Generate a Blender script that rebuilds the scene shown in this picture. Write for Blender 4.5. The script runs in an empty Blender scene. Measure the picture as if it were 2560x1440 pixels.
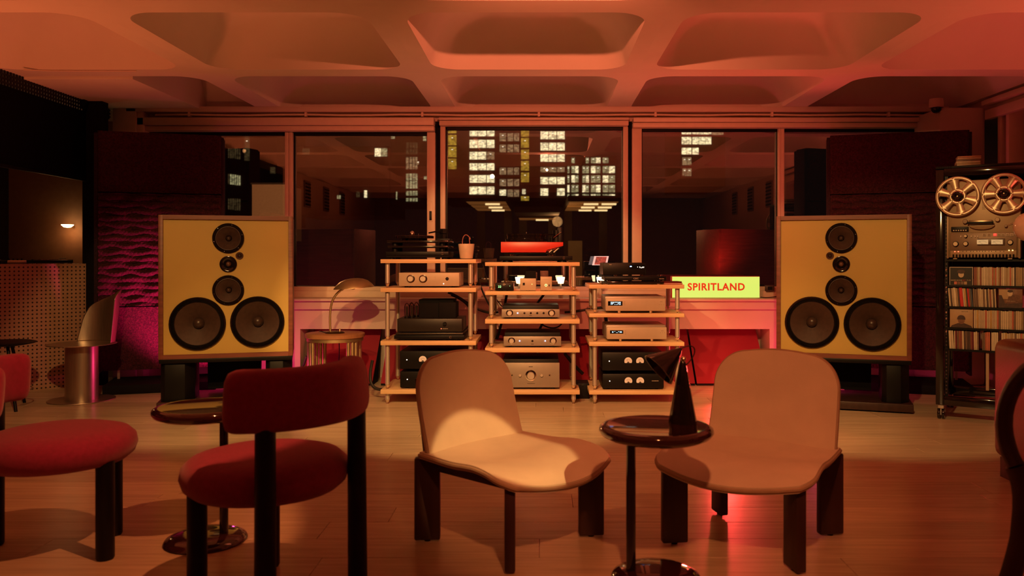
import bpy, bmesh, math, random
from mathutils import Vector, Matrix
random.seed(11)
S = bpy.context.scene
COL = S.collection
PI = math.pi
R = math.radians
# ---------------------------------------------------------------- camera
F, VX, VY, H = 2033.0, 1350.0, 645.0, 1.10     # focal length in pixels, vanishing point, eye height
cd = bpy.data.cameras.new('camera')
cam = bpy.data.objects.new('camera', cd)
COL.objects.link(cam)
cam.location = (0, 0, H)
cam.rotation_euler = (R(90), 0, 0)
cd.sensor_width = 36
cd.lens = 36 * F / 2560
cd.shift_x = -(VX - 1280) / 2560
cd.shift_y = -(720 - VY) / 2560
cd.clip_end = 900
cd.dof.use_dof = True
cd.dof.focus_distance = 6.0
cd.dof.aperture_fstop = 3.2
S.camera = cam
def at(px, py, Y):
    "a place seen at pixel (px, py), standing Y metres into the room"
    return Vector(((px - VX) / F * Y, Y, H - (py - VY) / F * Y))
# ---------------------------------------------------------------- world, exposure
w = bpy.data.worlds.new('night')
S.world = w
w.use_nodes = True
w.node_tree.nodes['Background'].inputs[0].default_value = (0.012, 0.007, 0.006, 1)
w.node_tree.nodes['Background'].inputs[1].default_value = 0.35
S.view_settings.view_transform = 'Standard'
S.view_settings.look = 'None'
S.view_settings.gamma = 1
S.view_settings.use_curve_mapping = False
S.view_settings.exposure = 0.0
# ---------------------------------------------------------------- lights of the room
def aim(o, tgt):
    o.rotation_euler = (Vector(tgt) - o.location).to_track_quat('-Z', 'Y').to_euler()
def spot(name, loc, tgt, power, col, deg, blend=.3, radius=.03):
    l = bpy.data.lights.new(name, 'SPOT'); l.energy = power; l.color = col
    l.spot_size = R(deg); l.spot_blend = blend; l.shadow_soft_size = radius
    o = bpy.data.objects.new(name, l); COL.objects.link(o); o.location = loc; aim(o, tgt)
    return o
def point(name, loc, power, col, radius=.06):
    l = bpy.data.lights.new(name, 'POINT'); l.energy = power; l.color = col; l.shadow_soft_size = radius
    o = bpy.data.objects.new(name, l); COL.objects.link(o); o.location = loc
    return o
def area(name, loc, tgt, power, col, sx, sy):
    l = bpy.data.lights.new(name, 'AREA'); l.shape = 'RECTANGLE'; l.size = sx; l.size_y = sy; l.energy = power; l.color = col
    o = bpy.data.objects.new(name, l); COL.objects.link(o); o.location = loc; aim(o, tgt)
    return o
WARM = (1.0, .53, .18)
AMBER = (1.0, .27, .085)
RED = (1.0, .055, .045)
MAGENTA = (1.0, .035, .22)
# ceiling spots that wash the back of the room
spot('spot_racks', (-.75, 2.35, 2.38), (-.4, 6.5, .24), 335, WARM, 45, .25)
spot('spot_speaker_west', (-1.55, 2.35, 2.38), (-2.6, 6.2, .36), 195, WARM, 38, .3)
spot('spot_speaker_east', (.75, 2.35, 2.38), (2.35, 5.9, .46), 230, WARM, 41, .3)
for k, x in enumerate((-1.9, -.2, 1.55)):
    spot('floor_fill_%d' % k, (x * .75, 2.9, 2.38), (x, 5.75, 0), 160, WARM, 38, .8, .04)  # extra spots added to brighten the floor pool
# ceiling spots over the seats
spot('spot_crimson_chair', (-.2, 2.05, 2.38), (-1.78, 3.22, .1), 150, AMBER, 33, .25, .02)
spot('spot_seats', (.3, .8, 2.38), (.46, 3.28, .38), 140, AMBER, 37, .5, .05)
spot('spot_chair', (1.25, .95, 2.38), (-.10, 3.09, .39), 340, WARM, 9.4, .2, .012)
# coloured LED cans behind the speakers, then added fills for ceiling and window wall
spot('led_west', (-2.50, 6.50, .12), (-3.0, 7.0, .56), 270, MAGENTA, 62, .6, .05)
point('led_west_glow', (-2.3, 6.75, .16), 5, MAGENTA, .05)
point('led_east_glow', (2.25, 6.65, .16), 6, (1, .05, .22), .05)
point('led_red', (1.72, 6.60, .16), 9, RED, .05)
spot('led_red_floor', (1.50, 6.58, .30), (.92, 3.2, .0), 80, RED, 64, .7, .07)
spot('led_red_up', (1.80, 6.80, .95), (1.6, 5.2, 2.4), 42, RED, 120, .8, .08)
spot('rack_fill_up', (.0, 6.95, .85), (0, 5.6, 2.6), 36, (1, .22, .10), 116, .8, .08)  # added fill for the rear coffers, no lamp stands here
spot('window_wall_fill', (.1, 3.3, 2.38), (.1, 7.5, 1.75), 240, (1, .19, .08), 84, .8, .012)  # added wash that lifts the window frames
# unseen fill lights added left, right and behind the camera to brighten the ceiling
for nm, x, y, p, g in (('west', -3.35, 4.6, 70, .21), ('east', 3.35, 4.2, 80, .12), ('left', -2.5, 2.2, 38, .21), ('right', 2.4, 2.0, 32, .19), ('rear_west', -2.3, -.3, 32, .19), ('rear_east', 2.1, -.3, 32, .19)):
    spot('ceiling_fill_' + nm, (x, y, .95), (x, y + .01, 2.5), p * .88, (1.0, g * .88, .060), 138, .6, .1)
# ---------------------------------------------------------------- materials
MATS = {}
def M(name, col, rough=.5, metal=0., var=.08, scale=18., bump=0., bscale=None, coat=0., spec=.5,
      emit=None, estr=0., stretch=(1, 1, 1), sheen=0., rnd=0.):
    if name in MATS: return MATS[name]
    m = bpy.data.materials.new(name); m.use_nodes = True
    nt = m.node_tree; b = nt.nodes['Principled BSDF']
    tc = nt.nodes.new('ShaderNodeTexCoord'); mp = nt.nodes.new('ShaderNodeMapping')
    mp.inputs['Scale'].default_value = stretch
    nt.links.new(tc.outputs['Object'], mp.inputs['Vector'])
    n = nt.nodes.new('ShaderNodeTexNoise'); n.inputs['Scale'].default_value = scale
    n.inputs['Detail'].default_value = 4
    nt.links.new(mp.outputs['Vector'], n.inputs['Vector'])
    rp = nt.nodes.new('ShaderNodeValToRGB')
    a = [max(0, min(1, c * (1 - var))) for c in col]; z = [max(0, min(1, c * (1 + var))) for c in col]
    rp.color_ramp.elements[0].position = .3; rp.color_ramp.elements[1].position = .7
    rp.color_ramp.elements[0].color = (*a, 1); rp.color_ramp.elements[1].color = (*z, 1)
    nt.links.new(n.outputs['Fac'], rp.inputs['Fac'])
    out = rp.outputs['Color']
    if rnd > 0:
        oi = nt.nodes.new('ShaderNodeObjectInfo')
        mr = nt.nodes.new('ShaderNodeMapRange'); mr.inputs['To Min'].default_value = 1 - rnd; mr.inputs['To Max'].default_value = 1 + rnd
        nt.links.new(oi.outputs['Random'], mr.inputs['Value'])
        mx = nt.nodes.new('ShaderNodeVectorMath'); mx.operation = 'SCALE'
        nt.links.new(out, mx.inputs[0]); nt.links.new(mr.outputs['Result'], mx.inputs['Scale'])
        out = mx.outputs['Vector']
    nt.links.new(out, b.inputs['Base Color'])
    b.inputs['Roughness'].default_value = rough; b.inputs['Metallic'].default_value = metal
    b.inputs['Coat Weight'].default_value = coat; b.inputs['Specular IOR Level'].default_value = spec
    b.inputs['Sheen Weight'].default_value = sheen
    if bump > 0:
        n2 = nt.nodes.new('ShaderNodeTexNoise'); n2.inputs['Scale'].default_value = bscale or scale * 8
        n2.inputs['Detail'].default_value = 3
        nt.links.new(mp.outputs['Vector'], n2.inputs['Vector'])
        bp = nt.nodes.new('ShaderNodeBump'); bp.inputs['Strength'].default_value = bump; bp.inputs['Distance'].default_value = .01
        nt.links.new(n2.outputs['Fac'], bp.inputs['Height']); nt.links.new(bp.outputs['Normal'], b.inputs['Normal'])
    if emit:
        b.inputs['Emission Color'].default_value = (*emit, 1); b.inputs['Emission Strength'].default_value = estr
    MATS[name] = m
    return m
plaster = M('white_plaster', (.72, .66, .60), .75, var=.03, scale=3, bump=.03, bscale=60)
paint = M('cream_wall_paint', (.62, .51, .43), .6, var=.03, scale=4)
framepaint = M('window_frame_paint', (.72, .58, .46), .45, var=.03)
oak = M('pale_oak_plank', (.57, .455, .31), .27, var=.13, scale=7, bump=.05, bscale=60, stretch=(.35, 6, 6), rnd=.10, spec=.45)
oakbase = M('dark_joint', (.10, .06, .04), .7)
black = M('satin_black', (.005, .0045, .005), .45, spec=.22)
blackm = M('matt_black', (.006, .005, .006), .8, var=.15, spec=.2)
blackg = M('gloss_black', (.010, .007, .007), .10, coat=.4)
lacquer = M('dark_red_lacquer', (.035, .010, .009), .08, coat=.6)
redfab = M('crimson_wool', (.27, .013, .07), .9, var=.12, scale=60, bump=.25, bscale=420, sheen=.25)
redboard = M('red_board', (.27, .013, .028), .65, var=.05, scale=6)
cream = M('cream_leather', (.70, .62, .49), .55, var=.05, scale=9, bump=.06, bscale=180)
piping = M('tan_piping', (.40, .29, .20), .55)
darkwood = M('dark_stained_wood', (.040, .016, .013), .45, var=.25, scale=5, stretch=(6, 6, .6))
walnut = M('reddish_walnut', (.20, .060, .038), .45, var=.22, scale=6, stretch=(.6, 8, 8))
baffle = M('mustard_baffle', (.55, .385, .095), .55, var=.03, scale=3)
ply = M('birch_plywood', (.72, .50, .27), .45, var=.10, scale=9, stretch=(.7, 8, 26))
alu = M('brushed_aluminium', (.62, .57, .50), .45, .7, var=.05, scale=30, stretch=(1, 1, .1))
steel = M('brushed_steel', (.55, .47, .38), .33, .92, var=.10, scale=14, stretch=(9, 9, .35))
chrome = M('chrome', (.80, .76, .70), .10, 1., var=.02)
brass = M('aged_brass', (.62, .47, .26), .40, .9, var=.10, scale=12)
brassd = M('dark_bronze', (.20, .15, .09), .35, 1., var=.12, scale=12)
silverf = M('silver_faceplate', (.33, .29, .245), .45, .35, var=.03)
creamf = M('champagne_casing', (.50, .42, .31), .5, .1, var=.03)
cone = M('brown_paper_cone', (.052, .025, .018), .62, var=.18, scale=40)
rubber = M('black_rubber', (.012, .010, .010), .30, var=.1)
felt = M('shaggy_felt', (.055, .008, .014), .95, var=.60, scale=70, bump=.9, bscale=170)
feltdark = M('dark_felt', (.035, .012, .022), .95, var=.5, scale=80, bump=.8, bscale=200)
leather = M('tan_leather', (.15, .038, .020), .38, var=.15, scale=7, bump=.10, bscale=120)
bent = M('varnished_bentwood', (.045, .022, .011), .45, var=.2, scale=5, stretch=(5, 5, .7))
cablem = M('black_cable', (.010, .009, .009), .5)
pegm = M('pegboard', (.46, .27, .17), .6)
redplinth = M('red_lacquer_plinth', (.62, .045, .030), .35, var=.03)
paper = M('paper_white', (.62, .55, .45), .7)
# perforations of the peg board, a regular grid of small round holes
nt = pegm.node_tree; bs = nt.nodes['Principled BSDF']
tcn = nt.nodes.new('ShaderNodeTexCoord'); sx = nt.nodes.new('ShaderNodeSeparateXYZ'); nt.links.new(tcn.outputs['Object'], sx.inputs[0])
def mth(op, a, b=None):
    n = nt.nodes.new('ShaderNodeMath'); n.operation = op
    for i, q in enumerate((a, b)):
        if q is None: continue
        if isinstance(q, (int, float)): n.inputs[i].default_value = q
        else: nt.links.new(q, n.inputs[i])
    return n.outputs[0]
def cell(o): return mth('SUBTRACT', mth('FRACT', mth('DIVIDE', o, .0325)), .5)
cxn, czn = cell(sx.outputs['X']), cell(sx.outputs['Z'])
dist = mth('SQRT', mth('ADD', mth('MULTIPLY', cxn, cxn), mth('MULTIPLY', czn, czn)))
mask = mth('LESS_THAN', dist, .21)
mixn = nt.nodes.new('ShaderNodeMix'); mixn.data_type = 'RGBA'
old = bs.inputs['Base Color'].links[0].from_socket
nt.links.new(mask, mixn.inputs['Factor']); nt.links.new(old, mixn.inputs['A']); mixn.inputs['B'].default_value = (.01, .006, .005, 1)
nt.links.new(mixn.outputs['Result'], bs.inputs['Base Color'])
def glassmat(name, refl, tint=(1, 1, 1)):
    m = bpy.data.materials.new(name); m.use_nodes = True; nt = m.node_tree
    nt.nodes.remove(nt.nodes['Principled BSDF']); o = nt.nodes['Material Output']
    t = nt.nodes.new('ShaderNodeBsdfTransparent'); t.inputs[0].default_value = (*tint, 1)
    g = nt.nodes.new('ShaderNodeBsdfGlossy'); g.inputs['Roughness'].default_value = 0.0; g.inputs[0].default_value = (1, 1, 1, 1)
    lw = nt.nodes.new('ShaderNodeLayerWeight'); lw.inputs['Blend'].default_value = .25
    mr = nt.nodes.new('ShaderNodeMapRange'); mr.inputs['To Min'].default_value = refl; mr.inputs['To Max'].default_value = 1
    nt.links.new(lw.outputs['Fresnel'], mr.inputs['Value'])
    mx = nt.nodes.new('ShaderNodeMixShader')
    nt.links.new(mr.outputs['Result'], mx.inputs[0]); nt.links.new(t.outputs[0], mx.inputs[1]); nt.links.new(g.outputs[0], mx.inputs[2])
    nt.links.new(mx.outputs[0], o.inputs[0])
    MATS[name] = m
    return m
glass = glassmat('window_glass', .15, (.9, .88, .85))
clear = glassmat('clear_acrylic', .03, (.95, .93, .9))
def lamp_mat(name, col, s): return M(name, (.6, .5, .4), .5, emit=col, estr=s)
# ---------------------------------------------------------------- mesh helpers
class MB:
    def __init__(s): s.v = []; s.f = []
    def add(s, vs, fs):
        o = len(s.v); s.v += [tuple(p) for p in vs]; s.f += [[i + o for i in f] for f in fs]; return s
    def box(s, x0, x1, y0, y1, z0, z1):
        v = [(x, y, z) for x in (x0, x1) for y in (y0, y1) for z in (z0, z1)]
        return s.add(v, [(0, 1, 3, 2), (4, 6, 7, 5), (0, 4, 5, 1), (2, 3, 7, 6), (0, 2, 6, 4), (1, 5, 7, 3)])
    def lathe(s, prof, n=24, c=(0, 0, 0), axis='z', cap=True):
        rows = []
        for r, h in prof:
            row = []
            for k in range(n):
                a = 2 * PI * k / n; x, y = r * math.cos(a), r * math.sin(a)
                p = (x, y, h) if axis == 'z' else ((x, h, y) if axis == 'y' else (h, x, y))
                row.append((p[0] + c[0], p[1] + c[1], p[2] + c[2]))
            rows.append(row)
        return s.rows(rows, True, cap and prof[0][0] > 1e-6, cap and prof[-1][0] > 1e-6)
    def rows(s, rows, closed=False, cap0=False, cap1=False):
        n = len(rows[0]); v = [p for r in rows for p in r]; f = []
        m = n if closed else n - 1
        for i in range(len(rows) - 1):
            for k in range(m):
                f.append((i * n + k, i * n + (k + 1) % n, (i + 1) * n + (k + 1) % n, (i + 1) * n + k))
        if cap0: f.append(tuple(range(n - 1, -1, -1)))
        if cap1: f.append(tuple((len(rows) - 1) * n + k for k in range(n)))
        return s.add(v, f)
    def tube(s, pts, r, n=8, closed=False, flat=1.0, up=(0, 0, 1)):
        pts = [Vector(p) for p in pts]; N = len(pts); rows = []
        side = None
        for i, p in enumerate(pts):
            a = pts[(i - 1) % N] if (closed or i > 0) else p; b = pts[(i + 1) % N] if (closed or i < N - 1) else p
            t = (b - a).normalized()
            if side is None:
                u = Vector(up)
                if abs(t.dot(u)) > .95: u = Vector((1, 0, 0))
                side = t.cross(u).normalized()
            else:
                side = (side - t * side.dot(t)).normalized()
            oth = side.cross(t)
            rr = r[i] if isinstance(r, (list, tuple)) else r
            rows.append([p + side * (rr * math.cos(2 * PI * k / n)) + oth * (rr * flat * math.sin(2 * PI * k / n)) for k in range(n)])
        if closed: rows.append(rows[0])
        return s.rows(rows, True, not closed, not closed)
    def cyl(s, p0, p1, r0, r1=None, n=16):
        return s.tube([p0, p1], [r0, r0 if r1 is None else r1], n)
    def prism(s, poly, d0, d1, axis='y'):
        def P(a, b, d): return (a, d, b) if axis == 'y' else ((d, a, b) if axis == 'x' else (a, b, d))
        n = len(poly); v = [P(a, b, d0) for a, b in poly] + [P(a, b, d1) for a, b in poly]
        f = [(k, (k + 1) % n, n + (k + 1) % n, n + k) for k in range(n)] + [tuple(range(n - 1, -1, -1)), tuple(range(n, 2 * n))]
        return s.add(v, f)
    def shell(s, fn, nu, nv, th, dirv=None):
        "a sheet with thickness: fn(u, v) for u, v in 0..1"
        P = [[Vector(fn(i / nu, j / nv)) for i in range(nu + 1)] for j in range(nv + 1)]
        def nrm(i, j):
            if dirv is not None: return Vector(dirv)
            a = P[j][min(i + 1, nu)] - P[j][max(i - 1, 0)]; b = P[min(j + 1, nv)][i] - P[max(j - 1, 0)][i]
            q = a.cross(b); return q.normalized() if q.length > 1e-9 else Vector((0, 0, 1))
        top = [p for r in P for p in r]; bot = [P[j][i] - nrm(i, j) * th for j in range(nv + 1) for i in range(nu + 1)]
        n = nu + 1; o = len(top); f = []
        for j in range(nv):
            for i in range(nu):
                q = (j * n + i, j * n + i + 1, (j + 1) * n + i + 1, (j + 1) * n + i)
                f.append(q); f.append(tuple(o + k for k in reversed(q)))
        rim = [i for i in range(n)] + [j * n + nu for j in range(1, nv + 1)] + [nv * n + i for i in range(nu - 1, -1, -1)] + [j * n for j in range(nv - 1, 0, -1)]
        for k in range(len(rim)):
            a, b = rim[k], rim[(k + 1) % len(rim)]
            f.append((b, a, o + a, o + b))
        s.add(top + bot, f)
        return [(top[i] + bot[i]) / 2 for i in rim]
    def mesh(s, name, bevel=0, seg=2, smooth=True, ang=38):
        bm = bmesh.new()
        vs = [bm.verts.new(p) for p in s.v]
        for f in s.f:
            try: bm.faces.new([vs[i] for i in dict.fromkeys(f)])
            except ValueError: pass
        bmesh.ops.remove_doubles(bm, verts=bm.verts, dist=1e-5)
        bmesh.ops.recalc_face_normals(bm, faces=bm.faces)
        if bevel:
            ed = [e for e in bm.edges if len(e.link_faces) == 2 and e.calc_face_angle(0) > R(30)]
            bmesh.ops.bevel(bm, geom=ed, offset=bevel, segments=seg, profile=.5, affect='EDGES', clamp_overlap=True)
        me = bpy.data.meshes.new(name); bm.to_mesh(me); bm.free()
        if smooth and len(me.polygons):
            me.polygons.foreach_set('use_smooth', [True] * len(me.polygons))
            me.set_sharp_from_angle(angle=R(ang))
        return me
    def build(s, name, mat, parent=None, bevel=0, loc=None, rotz=None, seg=2, smooth=True, ang=38):
        me = s.mesh(name, bevel, seg, smooth, ang); me.materials.append(mat)
        return link(name, me, parent, loc, rotz)
def link(name, me, parent=None, loc=None, rotz=None):
    o = bpy.data.objects.new(name, me); COL.objects.link(o)
    if parent: o.parent = parent
    if loc is not None: o.location = loc
    if rotz: o.rotation_euler = (0, 0, rotz)
    return o
def tag(o, label, cat, group=None):
    o['label'] = label; o['category'] = cat
    if group: o['group'] = group
    return o
def thing(name, label, cat, loc=(0, 0, 0), rotz=0, group=None):
    o = bpy.data.objects.new(name, None); COL.objects.link(o); o.empty_display_size = .1
    o.location = loc; o.rotation_euler = (0, 0, rotz)
    return tag(o, label, cat, group)
def struct(o): o['kind'] = 'structure'; return o
def structroot(name):
    o = bpy.data.objects.new(name, None); COL.objects.link(o); o.empty_display_size = .1
    return struct(o)
def copy_tree(o, parent=None):
    c = o.copy(); COL.objects.link(c); c.parent = parent
    for ch in list(o.children): copy_tree(ch, c)
    return c
def text(name, body, size, mat, parent, loc, rot=(R(90), 0, 0), ext=.0006, align='CENTER', space=1.0, off=0.0, sx=1.0):
    cu = bpy.data.curves.new(name, 'FONT'); cu.body = body; cu.size = size; cu.extrude = ext; cu.align_x = align; cu.align_y = 'CENTER'
    cu.space_character = space; cu.offset = off; cu.resolution_u = 3
    t = bpy.data.objects.new(name, cu); COL.objects.link(t)
    bpy.context.view_layer.update()
    me = bpy.data.meshes.new_from_object(t.evaluated_get(bpy.context.evaluated_depsgraph_get()))
    bpy.data.objects.remove(t); bpy.data.curves.remove(cu)
    me.materials.clear(); me.materials.append(mat)
    o = bpy.data.objects.new(name, me); COL.objects.link(o); o.parent = parent; o.location = loc; o.rotation_euler = rot; o.scale = (sx, 1, 1)
    return o
def arc(cx, cz, r, a0, a1, n): return [(cx + r * math.cos(R(a0 + (a1 - a0) * k / n)), cz + r * math.sin(R(a0 + (a1 - a0) * k / n))) for k in range(n + 1)]
def bez(p0, p1, p2, p3, n=14):
    p0, p1, p2, p3 = map(Vector, (p0, p1, p2, p3)); o = []
    for k in range(n + 1):
        t = k / n; q = 1 - t
        o.append(p0 * q ** 3 + p1 * (3 * q * q * t) + p2 * (3 * q * t * t) + p3 * t ** 3)
    return o
# ================================================================ THE ROOM
YW = 7.5            # window wall
ZC = 2.472          # underside of the ceiling ribs
XL, XR = -3.91, 3.85
# floor: base slab and loose planks running across the room
fl = struct(MB().box(-4.9, 4.2, -4.2, 7.62, -.10, -.012).build('floor', oakbase))
pw, pl = .2015, 1.9
plank_me = MB().box(0, pl - .0016, 0, pw - .0016, -.012, 0).mesh('plank', .0012, 1); plank_me.materials.append(oak)
row = 0
y = 7.62 - pw
while y > .35:
    x = -4.9 + random.uniform(-1.7, 0)
    while x < 4.1:
        x0 = max(x, -4.9)
        o = link('plank', plank_me, fl, (x, y, 0))
        x += pl
    y -= pw; row += 1
near = MB().box(-4.9, 4.2, -4.2, y + pw - .002, -.012, 0).build('near_boards', oak, fl)
# ceiling: a waffle slab, one coffer beside the other
W = 1.595
def rrect(a, r, n=9):
    p = []
    for q, (sx_, sy_) in enumerate(((1, 1), (-1, 1), (-1, -1), (1, -1))):
        for k in range(n):
            t = R(90 * q + 90 * k / (n - 1))
            p.append((sx_ * (a - r) + r * math.cos(t), sy_ * (a - r) + r * math.sin(t)))
    return p
def coffer():
    m = MB(); rows = []
    op = rrect(W / 2 - .108, .20)
    rows.append([(x / max(abs(x), abs(y)) * W / 2, y / max(abs(x), abs(y)) * W / 2, 0) for x, y in op])
    for ins, r, z in ((.108, .20, 0), (.112, .20, .012), (.138, .20, .09), (.172, .205, .17), (.222, .215, .25), (.295, .22, .315), (.395, .20, .358), (.52, .16, .376), (.68, .07, .380)):
        rows.append([(x, y, z) for x, y in rrect(W / 2 - ins, r)])
    m.rows(rows, True, False, True)
    return m.mesh('coffer', ang=60)
cme = coffer(); cme.materials.append(plaster)
cl = struct(MB().box(-5.0, 4.4, -4.3, 7.9, ZC + .44, ZC + .55).build('ceiling', plaster))
XC0 = -.879 - 2 * W
for i in range(5):
    for j in range(7):
        link('coffer', cme, cl, (XC0 + W * (i + .5), 6.03 + W * (1.5 - j) - W, ZC))
MB().box(-5.0, XC0, -4.3, 7.9, ZC, ZC + .5).build('edge_strip', plaster, cl)
MB().box(XC0 + 5 * W, 4.4, -4.3, 7.9, ZC, ZC + .5).build('edge_strip', plaster, cl)
MB().box(-5.0, XC0 + .985, 6.16, 7.6, ZC - .018, ZC + .3).build('flush_infill', plaster, cl, .003)
# window wall -------------------------------------------------------
wb = struct(MB().box(-5.0, 4.4, YW, YW + .16, -.05, .74).build('wall_back', paint))
MB().box(-5.0, 4.4, YW, YW + .16, 2.36, ZC + .1).build('head', paint, wb)
MB().box(-5.0, -3.66, YW, YW + .16, .74, 2.36).build('pier', M('shaded_wall_paint', (.26, .13, .07), .6), wb)  # shade beside the blind put into the wall colour
MB().box(3.60, 4.4, YW, YW + .16, .74, 2.36).build('pier', paint, wb)
MB().box(-2.12, 2.03, 7.19, YW, .472, .648).build('dado', paint, wb)
MB().box(-2.74, -2.12, 7.19, YW, 0, .648).build('dado', paint, wb)
MB().box(2.03, 2.48, 7.19, YW, 0, .648).build('dado', paint, wb)
t1 = struct(MB().box(-3.9, 3.75, 7.11, YW, .722, .743).build('trim_1', paint, bevel=.004))
MB().box(-3.9, 3.75, 7.15, 7.18, .648, .722).build('apron', paint, t1, .003)
MB().box(-3.9, 3.75, 7.40, YW + .02, .743, .80).build('lower_track', framepaint, t1, .003)
MB().box(-3.9, 3.75, 7.43, YW + .02, .80, .838).build('upper_track', framepaint, t1, .003)
t2 = struct(MB().box(-3.75, 3.7, 7.36, YW, 2.425, ZC).build('trim_2', paint, bevel=.004))
MB().tube([(-3.5 + k * .28, 7.40, 2.402 + .004 * math.sin(k * 1.7)) for k in range(26)], .010, 8).build('conduit', framepaint, t2)
for k in range(7): MB().box(-3.2 + k * 1.06, -3.18 + k * 1.06, 7.385, 7.42, 2.385, 2.425).build('clip', framepaint, t2)
def px2x(px, Y=YW): return (px - VX) / F * Y
def pz(py, Y=YW): return H - (py - VY) / F * Y
def pelmet(n, a, b, y1):
    t = struct(MB().box(px2x(a), px2x(b), 7.38, YW + .01, pz(y1) + .045, pz(299)).build('trim_%d' % n, framepaint, bevel=.004))
    MB().box(px2x(a), px2x(b), 7.41, YW + .01, pz(y1), pz(y1) + .042).build('bottom_rail', framepaint, t, .004)
pelmet(3, 345, 1088, 330); pelmet(4, 1101, 1569, 317); pelmet(5, 1580, 2325, 322)
# windows: pane and frame members
def window(n, x0, x1, top, fl_, fr, bot=717, dx=0.0):
    w_ = structroot('window_%d' % n)
    xa, xb, zt, zb = px2x(x0), px2x(x1), pz(top), pz(bot)
    MB().box(xa, xb, YW + .055 + dx, YW + .061 + dx, zb, zt).build('pane', glass, w_)
    lw = abs(fl_) / F * YW; rw = abs(fr) / F * YW
    if fl_: MB().box(xa - lw, xa, YW - .012, YW + .08, zb, zt).build('stile', framepaint, w_, .003)
    if fr: MB().box(xb, xb + rw, YW - .012, YW + .08, zb, zt).build('stile', framepaint, w_, .003)
    MB().box(xa, xb, YW + .035, YW + .09, zt - .022, zt + .02).build('rail', black, w_)
    MB().box(xa, xb, YW + .035, YW + .09, zb - .02, zb + .008).build('rail', black, w_)
    MB().box(xa, xa + .012, YW + .035, YW + .09, zb, zt).build('gasket', black, w_)
    MB().box(xb - .006, xb, YW + .035, YW + .09, zb, zt).build('gasket', black, w_)
    return w_
window(1, 330, 713, 331, 0, 9)
window(2, 731, 1068, 331, 8, 20)
window(3, 1113, 1558, 317, 12, 12)
window(4, 1604, 1946, 321, 24, 6)
window(5, 1960, 2330, 321, 8, 0)
for a, b in ((1089, 1101), (1570, 1580)):
    struct(MB().box(px2x(a), px2x(b), YW + .03, YW + .05, .74, pz(297)).build('trim_%d' % (6 if a < 1200 else 7), blackm))
lk = bpy.data.objects['window_2']
MB().box(px2x(1074), px2x(1080), YW - .02, YW - .012, pz(551), pz(528)).build('latch', black, lk, .002)
MB().box(px2x(1072), px2x(1082), YW - .017, YW - .012, pz(555), pz(505)).build('latch_plate', framepaint, lk, .002)
# side walls: the near part solid with grilles, the far part glazed
wl = struct(MB().box(-4.98, -4.78, -4.2, 7.6, -.05, .35).build('wall_left', paint))
MB().box(-4.30, XL, -4.2, 2.6, -.05, ZC).build('near_wall', paint, wl)
MB().box(-4.98, -4.90, 2.6, 7.6, .35, ZC).build('night_glass', blackg, wl)
MB().box(-4.98, -4.10, 2.58, 2.70, -.05, ZC).build('return_wall', paint, wl)
wr = struct(MB().box(XR, 4.2, -4.2, 7.6, -.05, .80).build('wall_right', paint))
MB().box(XR, 4.2, -4.2, 2.4, .80, ZC).build('near_wall', paint, wr)
MB().box(XR, 4.2, 2.4, 7.6, 2.31, ZC).build('head', paint, wr)
MB().box(XR - .05, XR, 2.4, 6.95, 2.28, 2.36).build('head_rail', framepaint, wr, .004)
MB().box(XR - .08, XR, 2.4, 6.95, 2.40, 2.44).build('cornice', framepaint, wr, .004)
MB().box(XR + .12, XR + .14, 2.4, 6.9, .80, 2.31).build('night_glass', blackg, wr)
for yy in (6.78, 6.66, 5.35, 4.0): MB().box(XR - .01, XR + .12, yy, yy + .045, .80, 2.31).build('stile', framepaint, wr, .003)
wn = struct(MB().box(-4.9, 4.2, -4.25, -4.1, -.05, ZC + .1).build('wall_rear', M('rear_wall_paint', (.30, .22, .17), .7)))
def grille(x, y, n):
    g = thing('air_grille', 'slatted air grille high on the side wall, %s' % n, 'grille', (x, y, 1.95))
    MB().box(-.012, .012, -.17, .17, 0, .44).build('frame', M('grille_paint', (.25, .19, .15), .6), g, .003)
    s = 1 if x < 0 else -1
    for k in range(7): MB().box(.012 * s, .022 * s, -.15, .15, .03 + k * .058, .055 + k * .058).build('slat', black, g)
for k, yy in enumerate((-.9, .3, 1.5)):
    grille(XL + .013, yy, 'left of the seats, %s' % ('rearmost', 'middle', 'foremost')[k])
    grille(XR - .013, yy, 'right of the seats, %s' % ('rearmost', 'middle', 'foremost')[k])
# corner piers
c1 = struct(MB().box(-3.87, -3.66, 7.36, 7.5, 0, ZC).build('trim_8', paint, bevel=.006))
MB().box(-3.66, -3.60, 7.38, 7.5, 0, ZC).build('corner_strip', framepaint, c1, .004)
c2 = struct(MB().box(3.44, 3.84, 7.0, 7.5, 0, 2.40).build('trim_9', paint, bevel=.03))
c3 = struct(MB().box(-3.95, -3.78, 7.02, 7.12, 0, ZC).build('trim_10', blackm))
# black mesh roller blind along the left side
bl = thing('mesh_blind', 'long black mesh blind hanging from the ceiling along the left side', 'blind', (0, 0, 0))
MB().box(XL - .006, XL, 2.75, 7.0, 1.785, 2.36).build('cloth', M('blind_mesh', (.004, .004, .004), .9, spec=.05), bl)
MB().box(XL - .012, XL + .006, 2.75, 7.0, 1.76, 1.785).build('hem_bar', black, bl, .003)
mesh_strip = MB()
for k in range(133):
    yy = 2.75 + k * .035
    mesh_strip.box(XL - .004, XL + .001, yy, yy + .014, 2.36, ZC)
for k in range(3): mesh_strip.box(XL - .005, XL + .002, 2.75, 7.4, 2.375 + k * .03, 2.388 + k * .03)
mesh_strip.build('perforated_top', black, bl)['kind'] = 'stuff'
for yy in (4.55, 5.72, 6.94): MB().box(XL - .02, XL + .02, yy, yy + .05, 2.38, ZC).build('bracket', black, bl)
cam_ = thing('security_camera', 'small dome security camera under the ceiling in the right corner', 'camera', (3.42, 7.02, ZC - .075))
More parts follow.
